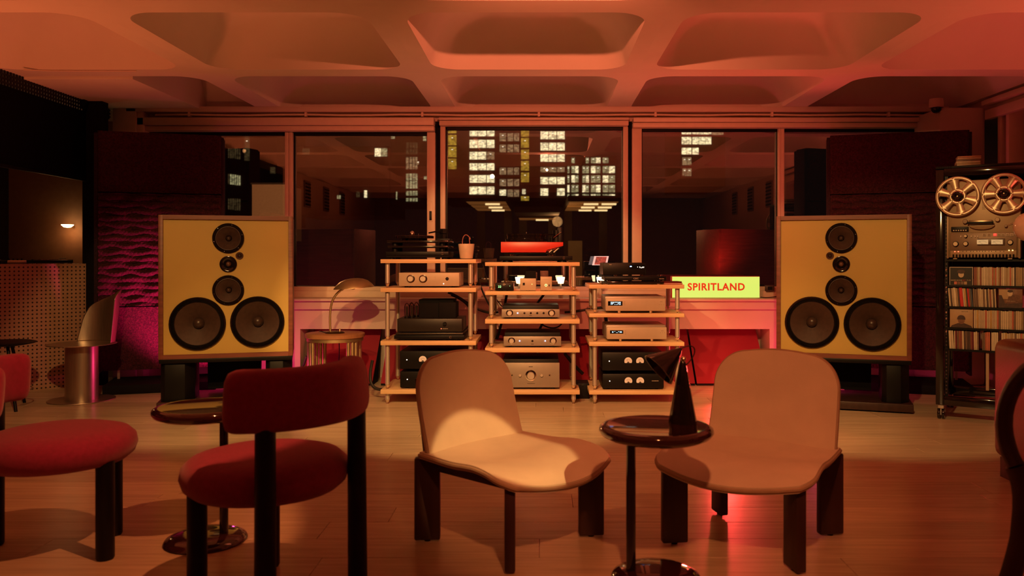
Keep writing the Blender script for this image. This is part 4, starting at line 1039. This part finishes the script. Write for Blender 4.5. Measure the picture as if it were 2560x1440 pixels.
def fill(x0, x1, z, label, group, pal, lean=0, wmin=.0085, wmax=.0115):
    x = x0
    while x < x1 - wmin:
        w_ = round(random.choice((wmin, (wmin + wmax) / 2, wmax)), 4); m_ = cdmats[random.choice(pal)]
        h = CH * random.choice((1, 1, 1, .985, .97))
        disc_case(x, z, w_ - .0012, m_, label, group, lean, round(h, 3)); x += w_
rowz = [shelf(713.5), shelf(766.5), shelf(819), shelf(872.5)]
g = 'disc cases in rows on the black rack'
mix1 = [0, 0, 1, 2, 2, 0, 3, 4, 5, 8, 7, 2, 1]; mix2 = [0, 1, 1, 6, 5, 7, 0, 3, 2, 1, 6]; mix3 = [0, 1, 1, 7, 9, 4, 0, 6, 1]; mix4 = [6, 3, 5, 12, 6, 0, 3, 5, 12, 3]
X_ = lambda px, py=700: rp(px, py)[0]
xe = RW - .06
fill(X_(2434), X_(2536), rowz[0], 'thin disc case standing in the top row of the black rack', g, mix1)
fill(X_(2536), xe, rowz[0], 'dark disc case at the right end of the top row', g, [5, 6, 5, 9, 7])
x = X_(2373, 740)
for k, (w_, m_) in enumerate(((.011, 0), (.009, 5), (.010, 1), (.017, 2), (.010, 7), (.010, 5), (.020, 10), (.009, 2), (.010, 9), (.009, 5), (.010, 10), (.009, 6), (.010, 11))):
    if m_ == 10: lb = 'thick red disc box' if w_ > .015 else 'thin red disc case'
    elif m_ == 11: lb = 'blue-grey disc case'
    elif m_ == 2 and w_ > .015: lb = 'thick cream disc box'
    else: lb = 'disc case leaning at the left end'
    disc_case(x, rowz[1], w_ - .0012, cdmats[m_], lb + ' of the second row on the black rack' if 'end' in lb else lb + ' leaning in the second row on the black rack', g, R(-4.5), CH * (1.05 if w_ > .015 else 1)); x += w_
fill(x, X_(2494, 740), rowz[1], 'disc case standing mid-way along the second row of the black rack', g, mix2, R(-2.5))
fill(X_(2434, 795), xe, rowz[2], 'thin disc case standing in the third row of the black rack', g, mix3)
x = X_(2373, 850)
disc_case(x, rowz[3], .015, cdmats[2], 'wide cream disc box first in the bottom row of the black rack', g, R(-3)); x += .0165
disc_case(x, rowz[3], .011, cdmats[2], 'cream disc case second in the bottom row of the black rack', g, R(-3)); x += .0125
fill(x, X_(2450, 850), rowz[3], 'dark disc case in the left half of the bottom row', g, mix4, R(-1))
fill(X_(2455, 850), X_(2478, 850), rowz[3], 'disc case in the middle of the bottom row of the black rack', g, [1, 4, 6, 11])
fill(X_(2478, 850), X_(2499, 850), rowz[3], 'plain cream disc case in the pale block of the bottom row', g, [2], 0, .010, .010)
fill(X_(2503, 850), xe, rowz[3], 'disc case behind the leather armchair in the bottom row', g, mix3)
def cover(pxa, pxb, z, name, label, h, base, mat):
    xa, xb = X_(pxa), X_(pxb); w_ = xb - xa
    c = thing(name, label, 'disc case', RO + ux * (xa + w_ / 2) + uy * .012 + Vector((0, 0, z)), RZ, 'disc cases shown face out')
    MB().box(-w_ / 2, w_ / 2, .0, .012, 0, h).build('case', mat, c, .001)
    return c, w_
dk = M('cover_black', (.012, .010, .010), .4); skin = M('cover_pale', (.60, .48, .33), .5, var=.12, scale=90); brown = M('cover_brown', (.20, .09, .05), .5, var=.3, scale=40)
tanm = M('cover_tan', (.46, .31, .17), .5, var=.06); dkb = M('cover_dark_brown', (.06, .03, .025), .5, var=.3, scale=60)
def blob(c, nm, pts, mat, y=-.0006): MB().prism(pts, y - .0006, y, 'y').build(nm, mat, c)
def oval(cx, cz, a, b, n=20): return [(cx + a * math.cos(2 * PI * k / n), cz + b * math.sin(2 * PI * k / n)) for k in range(n)]
h1 = .125
c, w_ = cover(2373, 2432, rowz[0], 'disc_case', 'black disc box with a pale border and small pictures, left in the top row', h1, None, paper)
blob(c, 'picture', [(-w_ / 2 + .004, .004), (w_ / 2 - .004, .004), (w_ / 2 - .004, h1 - .004), (-w_ / 2 + .004, h1 - .004)], dk)
blob(c, 'pale_shape', oval(0, .075, .017, .021), skin, -.0014)
blob(c, 'dark_shape', oval(0, .094, .024, .014), dkb, -.0022)
text('title', 'DAVID BOWIE', .0135, skin, c, (-.028, -.002, .035), ext=.0003, sx=.78)
text('title', 'ZEIT!', .0135, M('cover_red_print', (.5, .08, .05), .5), c, (.018, -.002, .035), ext=.0003, sx=.78)
text('title', '77-79', .0135, skin, c, (.045, -.002, .035), ext=.0003, sx=.78)
for k, m_ in enumerate((cdmats[4], brown, cdmats[6], tanm)): blob(c, 'small_picture', [(-.042 + k * .020, .008), (-.025 + k * .020, .008), (-.025 + k * .020, .027), (-.042 + k * .020, .027)], m_, -.0014)
c, w_ = cover(2496, 2556, rowz[1], 'disc_case', 'disc case with a brown photograph of a seated person, right in the second row', h1, None, brown)
blob(c, 'background', [(-w_ / 2 + .002, .06), (-.01, .06), (.0, .122), (-w_ / 2 + .002, .122)], tanm)
blob(c, 'dark_area', [(-w_ / 2 + .002, .002), (w_ / 2 - .002, .002), (w_ / 2 - .002, .035), (.0, .04), (-.03, .03), (-.05, .085), (-w_ / 2 + .002, .085)], dkb, -.0014)
blob(c, 'torso', [(-.02, .03), (.05, .035), (.055, .075), (.035, .092), (.012, .088), (-.012, .075)], M('cover_jacket', (.14, .06, .035), .5, var=.4, scale=150), -.0022)
blob(c, 'head', oval(-.002, .098, .015, .020), skin, -.0030)
blob(c, 'hair', oval(-.001, .112, .016, .009), dkb, -.0036)
text('title', 'STEVE REICH', .0085, skin, c, (0, -.0044, .046), ext=.0003, space=1.15)
c, w_ = cover(2374, 2432, rowz[2], 'disc_case', 'disc case with a sepia portrait in dark clothes, left in the third row', h1, None, tanm)
blob(c, 'shoulders', [(-w_ / 2 + .004, .002), (w_ / 2 - .004, .002), (w_ / 2 - .01, .016), (.02, .032), (-.02, .032), (-w_ / 2 + .012, .016)], dkb)
blob(c, 'head', oval(0, .056, .021, .030), brown, -.0014)
blob(c, 'hair', arc(0, .062, .025, -12, 192, 16), dkb, -.0022)
text('title', 'hancock', .012, M('cover_grey_print', (.2, .16, .11), .5), c, (.02, -.002, .112), ext=.0003)
# stack of discs on top
for k in range(6):
    o = MB().box(-.072, .072, -.06, .06, 0, .0105).build('disc_case', cdmats[(1, 7, 0, 6, 1, 7)[k]], None, .001)
    o.location = RO + ux * (.185 + random.uniform(-.004, .004)) + uy * .12 + Vector((0, 0, 1.722 + k * .0115)); o.rotation_euler = (0, 0, RZ + R(12 + random.uniform(-3, 3)))
    tag(o, 'disc case lying flat, %s in the stack on top of the black rack' % ('lowest', 'second lowest', 'third lowest', 'third from top', 'second from top', 'topmost')[k], 'disc case', 'stack of discs on the black rack')
# tape recorder
xl, zb = rp(2368, 646); xr, _ = rp(2552, 640); zt = rp(2400, 452)[1]
xr = min(xr, RW - .012)
tr = thing('tape_recorder', 'brown reel tape recorder with two big reels in the black rack', 'tape recorder', RO + ux * ((xl + xr) / 2) + uy * -.012 + Vector((0, 0, zb)), RZ)
cxr = (xl + xr) / 2; TW = xr - xl; TH = zt - zb
def L_(px, py): a_, b_ = rp(px, py, -.012); return a_ - cxr, b_ - zb
tan_ = M('recorder_panel', (.33, .225, .13), .45, .25, var=.04); tand = M('recorder_dark_panel', (.20, .125, .075), .45, .2, var=.05)
MB().box(-TW / 2, TW / 2, 0, .20, .006, TH).build('body', tan_, tr, .004)
MB().box(-TW / 2 + .02, TW / 2 - .02, -.012, 0, .02, L_(2450, 582)[1]).build('control_panel', tand, tr, .003)
for s in (-1, 1): MB().box(s * (TW / 2 - .006) - .006, s * (TW / 2 - .006) + .006, -.016, .0, .0, L_(2450, 540)[1]).build('side_rail', tan_, tr, .002)
kb = MB().box(-TW / 2 + .022, TW / 2 - .022, -.020, -.010, .006, .052).build('lower_strip', tan_, tr, .002)
for k in range(19): MB().box(-TW / 2 + .036 + k * (TW - .08) / 18, -TW / 2 + .046 + k * (TW - .08) / 18, -.0215, -.020, .006, .027).build('slot', blackm, kb)
def reel(px, py, a0, label_part):
    x, z = L_(px, py); r = .1335
    y0 = -.045
    o = MB()
    outer, inner, hole0, hole1 = r, .036, .056, .112
    # flange: ring, hub and six spokes drawn round six rounded openings
    n = 144
    rad = lambda a: None
    faces = []; vs = []
    def flange(y):
        rings = [(.036,), (.052,), (.116,), (r,)]
        m_ = MB()
        def ring(ra, rb, aa, ab, k=10):
            pts = [(x + ra * math.cos(aa + (ab - aa) * i / k), y, z + ra * math.sin(aa + (ab - aa) * i / k)) for i in range(k + 1)]
            pt2 = [(x + rb * math.cos(aa + (ab - aa) * i / k), y, z + rb * math.sin(aa + (ab - aa) * i / k)) for i in range(k + 1)]
            m_.rows([pts, pt2])
        for q in range(6):
            c0 = R(a0 + 60 * q)
            ring(.030, .054, c0 - R(30), c0 + R(30)); ring(.113, r, c0 - R(30), c0 + R(30))
            # spokes between openings: opening half-angle narrows toward the hub, corners rounded
            K = 14; L1 = []; L2 = []; L3 = []; L4 = []
            for i in range(K + 1):
                rr = .054 + (.113 - .054) * i / K
                w0 = .0095 + .020 * ((rr - .054) / .059)            # half width of opening
                e = min(rr - .054, .113 - rr) / .010
                w1 = w0 * (math.sqrt(max(0, 1 - (1 - min(1, e)) ** 2)) * .45 + .55) if e < 1 else w0
                h_ = w1 / rr
                L1.append((x + rr * math.cos(c0 - R(30)), y, z + rr * math.sin(c0 - R(30)))); L2.append((x + rr * math.cos(c0 - h_), y, z + rr * math.sin(c0 - h_)))
                L3.append((x + rr * math.cos(c0 + h_), y, z + rr * math.sin(c0 + h_))); L4.append((x + rr * math.cos(c0 + R(30)), y, z + rr * math.sin(c0 + R(30))))
            m_.rows([L1, L2]); m_.rows([L3, L4])
        return m_
    f_ = flange(y0).build('reel', M('reel_aluminium', (.66, .55, .40), .42, .75, var=.03), tr)
    sm_ = f_.modifiers.new('thickness', 'SOLIDIFY'); sm_.thickness = .003; sm_.offset = 0
    MB().lathe([(.036, y0 + .001), (.038, y0 - .004), (.033, y0 - .006), (.030, y0 - .004)], 32, (x, 0, z), 'y').build('hub_ring', chrome, f_)
    MB().lathe([(.031, y0 - .001), (.029, y0 - .012), (.020, y0 - .014), (.014, y0 - .010), (0, y0 - .010)], 32, (x, 0, z), 'y').build('hub', blackg, f_)
    MB().lathe([(.005, y0 - .009), (.004, y0 - .016), (0, y0 - .017)], 12, (x, 0, z), 'y').build('spindle', brass, f_)
    for k in range(6):
        q = R(a0 + 30 + 60 * k); MB().lathe([(.003, y0 - .002), (.0028, y0 - .0045), (0, y0 - .005)], 8, (x + .043 * math.cos(q), 0, z + .043 * math.sin(q)), 'y').build('screw', black, f_)
    MB().lathe([(.0, -.004), (.028, -.004), (.028, y0 + .004)], 24, (x, 0, z), 'y').build('axle', black, f_)
reel(2395.6, 492, 12, 0); reel(2511, 485, 30, 0)
x, z = L_(2455, 556)
hb = MB().box(x - .075, x + .062, -.040, 0, z - .014, z + .014).build('head_block', M('recorder_head', (.25, .18, .11), .3, .7), tr, .003)
MB().box(x - .085, x + .07, -.046, -.040, z - .010, z + .004).build('head_cover', black, hb, .002)
MB().prism([(x - .06, z - .020)] + [(x + .075 * math.cos(R(q)), z - .018 + .030 * math.sin(R(q))) for q in range(180, 361, 15)], -.024, 0, 'y').build('tape_guard', tan_, tr, .002)
for px, py, r_, m_ in ((2413.5, 554, .0155, tand), (2494, 549, .014, tan_), (2515, 565, .009, tand)):
    a_, b_ = L_(px, py); MB().lathe([(r_, 0), (r_, -.026), (r_ * .85, -.03), (0, -.03)], 20, (a_, 0, b_), 'y').build('roller', m_, tr)
a_, b_ = L_(2515, 565); c_, d_ = L_(2534, 557); MB().tube([(a_, -.02, b_), (c_, -.02, d_)], .0012, 6).build('tension_arm', chrome, tr)
a_, b_ = L_(2400, 573); MB().box(a_ - .052, a_ + .052, -.016, 0, b_ - .016, b_ + .016).build('counter_window', black, tr, .002)
for k in range(6): MB().box(a_ - .040 + k * .0145, a_ - .032 + k * .0145, -.0175, -.016, b_ - .012, b_ - .005).build('counter_digit', paper, tr)
a_, b_ = L_(2453, 587)
for k, (px, m_) in enumerate(((2461, tand), (2473, tand), (2488, ledr), (2498, tand), (2508, tand), (2519, tand), (2530, tand))):
    q, w2 = L_(px, 587); bt = MB().box(q - .010, q + .010, -.018, -.012, w2 - .009, w2 + .009).build('button', paper if m_ is not ledr else M('red_button', (.6, .05, .04), .4, emit=(1, .1, .06), estr=.7), tr, .0015)
    if m_ is not ledr: MB().box(q - .0075, q + .0075, -.0188, -.018, w2 - .0065, w2 + .0065).build('button_face', tand, bt)
for px, py, r_ in ((2390, 610, .015), (2415, 609.5, .0135), (2526, 606, .014), (2415, 590.5, .009)):
    q, w2 = L_(px, py); kk = MB().lathe([(r_ * 1.25, -.012), (r_ * 1.25, -.018), (r_, -.019), (r_, -.034), (0, -.035)], 22, (q, 0, w2), 'y').build('knob', black, tr)
    MB().lathe([(r_ * .95, -.035), (r_ * .9, -.037), (0, -.037)], 22, (q, 0, w2), 'y').build('knob_cap', M('ivory_cap', (.68, .58, .38), .4), kk)
for px in (2403, 2429, 2438.5, 2445):
    q, w2 = L_(px, 591); MB().box(q - .003, q + .003, -.022, -.012, w2 - .006, w2 + .006).build('switch', paper, tr)
q, w2 = L_(2475, 605); mb = MB().box(q - .072, q + .086, -.020, -.012, w2 - .022, w2 + .022).build('meter_frame', M('meter_bezel', (.10, .06, .04), .4), tr, .002)
for px in (2457, 2493):
    q, w2 = L_(px, 605); mf = MB().box(q - .033, q + .033, -.0215, -.020, w2 - .015, w2 + .015).build('meter', lamp_mat('vu_face', (.95, .78, .36), .26), mb)
    MB().tube([(q + .026 * math.cos(R(v_)), -.022, w2 - .012 + .018 * math.sin(R(v_))) for v_ in range(25, 156, 13)], .0006, 5).build('scale', printm, mf)
    MB().tube([(q, -.022, w2 - .014), (q - .022, -.022, w2 + .006)], .0005, 5).build('needle', printm, mf)
for px, m_ in ((2388, ledr), (2396.5, ledr), (2523, leda), (2532, leda)):
    q, w2 = L_(px, 629 if px < 2400 else 626); MB().lathe([(.0035, -.019), (.003, -.0225), (0, -.023)], 12, (q, 0, w2), 'y').build('lamp', m_, tr)
for px in (2408, 2417, 2427.5, 2434, 2443, 2449.5, 2457, 2463.5, 2473, 2479.5, 2490, 2501, 2510):
    q, w2 = L_(px, 628.5); MB().lathe([(.0028, -.0195), (.0028, -.021), (0, -.021)], 10, (q, 0, w2), 'y').build('socket', black, tr)
for k in range(8): MB().box(-.006 + .0, .012, -.002, 0, L_(2455, 498 + 3.6 * k)[1], L_(2455, 498 + 3.6 * k)[1] + .004).build('vent', tand, tr)
for x_, z_ in ((-TW / 2 + .05, -.014), (TW / 2 - .06, -.014)): MB().box(x_ - .012, x_ + .012, -.006, .01, -.006, .006).build('foot', tan_, tr)
MB().box(.06, RW - .06, .0, .3, zb - .020, zb - .006).build('deck_shelf', black, t)
ps = MB().box(.30, .318, .02, .035, .22, .58).build('pale_strip', M('pale_strip', (.42, .30, .20), .5), t)
# ================================================================ THE CITY OUTSIDE
YT = 240.0
def tx(px): return (px - VX) / F * YT
def tz(py): return H - (py - VY) / F * YT
def winmat(name, col, s, dark=.25, sc=1.4):
    m = bpy.data.materials.new(name); m.use_nodes = True; nt = m.node_tree; b = nt.nodes['Principled BSDF']
    tc = nt.nodes.new('ShaderNodeTexCoord'); n = nt.nodes.new('ShaderNodeTexNoise'); n.inputs['Scale'].default_value = sc; n.inputs['Detail'].default_value = 3
    mp = nt.nodes.new('ShaderNodeMapping'); mp.inputs['Scale'].default_value = (1, 1, 1.7)
    nt.links.new(tc.outputs['Object'], mp.inputs[0]); nt.links.new(mp.outputs[0], n.inputs['Vector'])
    r = nt.nodes.new('ShaderNodeValToRGB'); r.color_ramp.elements[0].position = .36; r.color_ramp.elements[1].position = .66
    r.color_ramp.elements[0].color = (*[c * dark for c in col], 1); r.color_ramp.elements[1].color = (*col, 1)
    nt.links.new(n.outputs['Fac'], r.inputs[0]); nt.links.new(r.outputs[0], b.inputs['Emission Color'])
    b.inputs['Emission Strength'].default_value = s; b.inputs['Base Color'].default_value = (.05, .05, .05, 1)
    return m
wWhite = winmat('lit_office_window', (1, .86, .50), 2.2, .30); wDim = winmat('dim_office_window', (.9, .60, .30), .55)
wYel = winmat('lit_stair_window', (.9, .56, .06), .75, .35); wGreen = winmat('greenish_window', (.75, .70, .36), .85); wHot = lamp_mat('window_striplight', (1, .93, .72), 2.2)
wOld = winmat('faint_window', (.5, .34, .14), .16)
conc = M('night_concrete', (.06, .045, .04), .8)
def tower(label, px0, px1, pyt, pyb, wins, depth=30, Y=YT):
    k = Y / F
    t = thing('office_tower', label, 'building', ((((px0 + px1) / 2) - VX) * k, Y, H - (pyb - VY) * k), 0, 'office buildings in the night city')
    ox, oz = t.location.x, t.location.z
    X0 = lambda px: (px - VX) * k - ox; Z0 = lambda py: H - (py - VY) * k - oz
    MB().box(X0(px0), X0(px1), .6, depth, 0, Z0(pyt)).build('body', conc, t)
    for a, b, c, d, m_, hot in wins:
        wv = MB().box(X0(a), X0(b), .30, .45, Z0(d), Z0(c)).build('window', m_, t)
        if hot:
            for q in range(hot):
                x_ = X0(a) + (X0(b) - X0(a)) * (q + .5) / hot; zz = Z0(c) - (Z0(c) - Z0(d)) * .28
                MB().box(x_ - .22, x_ + .22, .18, .30, zz - .07, zz + .08).build('striplight', wHot, wv)
    return t
z8 = lambda x: 1090 + x / 4; y8 = lambda y: 300 + y / 4
W1 = []
for a, b in ((68, 130), (148, 250), (265, 370), (385, 490)): W1.append((z8(120), z8(203), y8(a), y8(b), wYel, 1))
for i, (a, b) in enumerate(((80, 160), (197, 277), (317, 393), (432, 500), (550, 625), (665, 742))):
    for j, (c, d) in enumerate(((335, 415), (420, 500), (508, 583))):
        W1.append((z8(c), z8(d), y8(a), y8(b), wWhite if not (i == 2 and j == 2) else wDim, 1))
for a, b, m_ in ((130, 210, wDim), (245, 320, wDim), (475, 545, wDim), (590, 660, wDim), (695, 765, wWhite)):
    for c, d in ((635, 700), (715, 770), (780, 830)): W1.append((z8(c), z8(d), y8(a), y8(b), m_ if (c < 700 or m_ is wDim) else wDim, 1 if c < 700 else 0))
for a, b in ((68, 165), (178, 275), (295, 390), (408, 505), (525, 620), (762, 806)): W1.append((z8(850), z8(930), y8(a), y8(b), wYel, 1))
W1.append((z8(862), z8(895), y8(690), y8(740), wWhite, 0))
for i, (a, b) in enumerate(((112, 190), (225, 303), (340, 415), (470, 520), (570, 640), (683, 755))):
    for j, (c, d) in enumerate(((1045, 1122), (1128, 1204), (1212, 1287))):
        if i == 5 and j == 1: continue
        W1.append((z8(c), z8(d), y8(a), y8(b), wWhite if i not in (3,) else wDim, 1))
tower('tall office tower with lit floors and yellow stairwells, seen through the middle window', z8(60), z8(1312), 200, y8(812), W1)
W2 = []
for i, (c, d) in enumerate(((375, 430), (460, 530), (552, 625), (648, 722), (740, 810))):
    for j, (a, b) in enumerate(((1315, 1335), (1355, 1388), (1392, 1425), (1465, 1495), (1499, 1530), (1550, 1596), (1600, 1645), (1668, 1725), (1731, 1790))):
        if i == 0 and j in (0, 2, 3, 8): continue
        W2.append((z8(a), z8(b), y8(c), y8(d), wGreen if (i + j) % 3 else wWhite, 1))
tower('lower office block with a grid of lit windows, right in the middle window', z8(1313), z8(1810), y8(360), y8(812), W2)
z9 = lambda x: 1590 + x / 5.76; y9 = lambda y: 310 + y / 5.76
W3 = []
for i, (c, d) in enumerate(((48, 145), (185, 290), (340, 435))):
    for a, b in ((662, 728), (732, 800), (815, 905), (910, 1000), (1005, 1088)):
        if i == 2 and a > 905: continue
        W3.append((z9(a), z9(b), y9(c), y9(d), wWhite, 1))
for a, b in ((1098, 1175), (1180, 1262)): W3.append((z9(a), z9(b), y9(50), y9(155), wDim, 0))
for c, d in ((480, 590), (638, 745)):
    for a, b in ((672, 735), (740, 800)): W3.append((z9(a), z9(b), y9(c), y9(d), wDim, 1))
tower('slim office tower with five lit floors, seen through the right window', z9(640), z9(1290), 200, y9(900), W3)
zl = lambda x: 540 + x / 4.571; yl = lambda y: 320 + y / 4.571
W4 = []
for c, d in ((165, 228), (238, 300), (330, 400), (405, 470), (520, 600), (605, 690), (718, 770), (800, 838)):
    for a, b in ((2170, 2198), (2210, 2238), (2246, 2270), (2277, 2300)): W4.append((zl(a), zl(b), yl(c), yl(d), wGreen if c > 500 else wOld if c < 300 else wDim, 0))
W4 += [(zl(1998), zl(2040), yl(60), yl(120), wGreen, 2), (zl(2365), zl(2400), yl(90), yl(145), wGreen, 0), (zl(2055), zl(2068), yl(725), yl(815), wGreen, 0), (zl(2375), zl(2408), yl(550), yl(585), wGreen, 0), (zl(2300), zl(2316), yl(380), yl(412), wDim, 1)]
tower('glass office building with a tall lit stair, at the right of the left window', zl(1990), zl(2412), 250, yl(860), W4)
W5 = [(zl(1812), zl(1882), yl(230), yl(322), wWhite, 1), (zl(1888), zl(1953), yl(230), yl(322), wGreen, 0), (zl(1690), zl(1722), yl(712), yl(795), wWhite, 0), (zl(1600), zl(1640), yl(725), yl(790), wOld, 0), (zl(1380), zl(1396), yl(768), yl(808), wGreen, 0), (zl(1404), zl(1420), yl(768), yl(808), wGreen, 0), (zl(985), zl(1065), yl(232), yl(305), wOld, 0)]
tower('low dark building with a few lit windows, seen through the left window', zl(900), zl(1970), yl(205), yl(1000), W5)
W6 = []
for i, (c, d) in enumerate(((232, 340), (522, 640), (806, 930))):
    for k in range(6): W6.append((zl(132 + 25 * k), zl(148 + 25 * k), yl(c + 4 * k * (i == 1)), yl(d + 3 * k), wOld if (i != 1 or k == 0) else wGreen, 0))
W6 += [(zl(615), zl(672), yl(445), yl(520), wOld, 0), (zl(320), zl(378), yl(60), yl(372), wOld, 1)]
tower('dark tower with vertical strip windows, between the left screen and the loudspeaker', zl(100), zl(690), 300, yl(1100), W6)
# lit soffits of the building across the terrace
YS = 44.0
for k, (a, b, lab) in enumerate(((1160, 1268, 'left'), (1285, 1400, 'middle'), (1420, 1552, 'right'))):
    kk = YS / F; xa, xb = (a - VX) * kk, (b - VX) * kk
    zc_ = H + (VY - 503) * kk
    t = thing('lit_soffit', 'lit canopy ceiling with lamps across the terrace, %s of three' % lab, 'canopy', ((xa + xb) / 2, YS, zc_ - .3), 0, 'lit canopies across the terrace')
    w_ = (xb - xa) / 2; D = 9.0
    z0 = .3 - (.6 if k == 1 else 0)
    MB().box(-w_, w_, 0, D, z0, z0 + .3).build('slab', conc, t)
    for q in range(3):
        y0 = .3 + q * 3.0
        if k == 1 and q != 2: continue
        p = MB().box(-w_ + .1, w_ - .1, y0, y0 + 2.2, z0 - .03, z0).build('ceiling_panel', M('panel_painted_glow', (.5, .3, .12), .6, emit=(.62, .22, .05), estr=.26), t)  # lamplight on the panel put in as its own glow
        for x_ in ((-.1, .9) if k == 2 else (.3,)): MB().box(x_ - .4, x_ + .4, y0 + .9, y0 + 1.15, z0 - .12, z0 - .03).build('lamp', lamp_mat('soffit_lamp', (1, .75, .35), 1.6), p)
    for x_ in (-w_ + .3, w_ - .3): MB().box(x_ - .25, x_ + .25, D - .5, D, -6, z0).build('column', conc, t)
tw = thing('terrace_wall', 'dim tan wall across the terrace behind the red record player', 'wall', (2.4, 52, -4))
MB().box(-.6, .3, 0, .3, 0, 6.2).build('wall', M('lit_tan_wall', (.5, .36, .2), .7), tw)
point('terrace_lamp', (1.0, 47, 3.2), 100, (1, .5, .18), .3)
pale_block = thing('reflection_block', 'pale block standing in for a reflection, outside the left window', 'building', ((672 - VX) / F * 30, 30, H - (560 - VY) / F * 30 - .6))  # block added in place of a pale reflection in the pane
MB().box(-.62, .62, 0, 2, 0, 2.06).build('block', M('pale_render', (.6, .45, .33), .7), pale_block)
MB().box(-.66, .66, -.04, 2, 2.06, 2.12).build('top_edge', conc, pale_block)
point('block_fill', ((672 - VX) / F * 24, 22, 4.0), 1100, (1, .42, .16), .05)  # added light that brightens the pale block
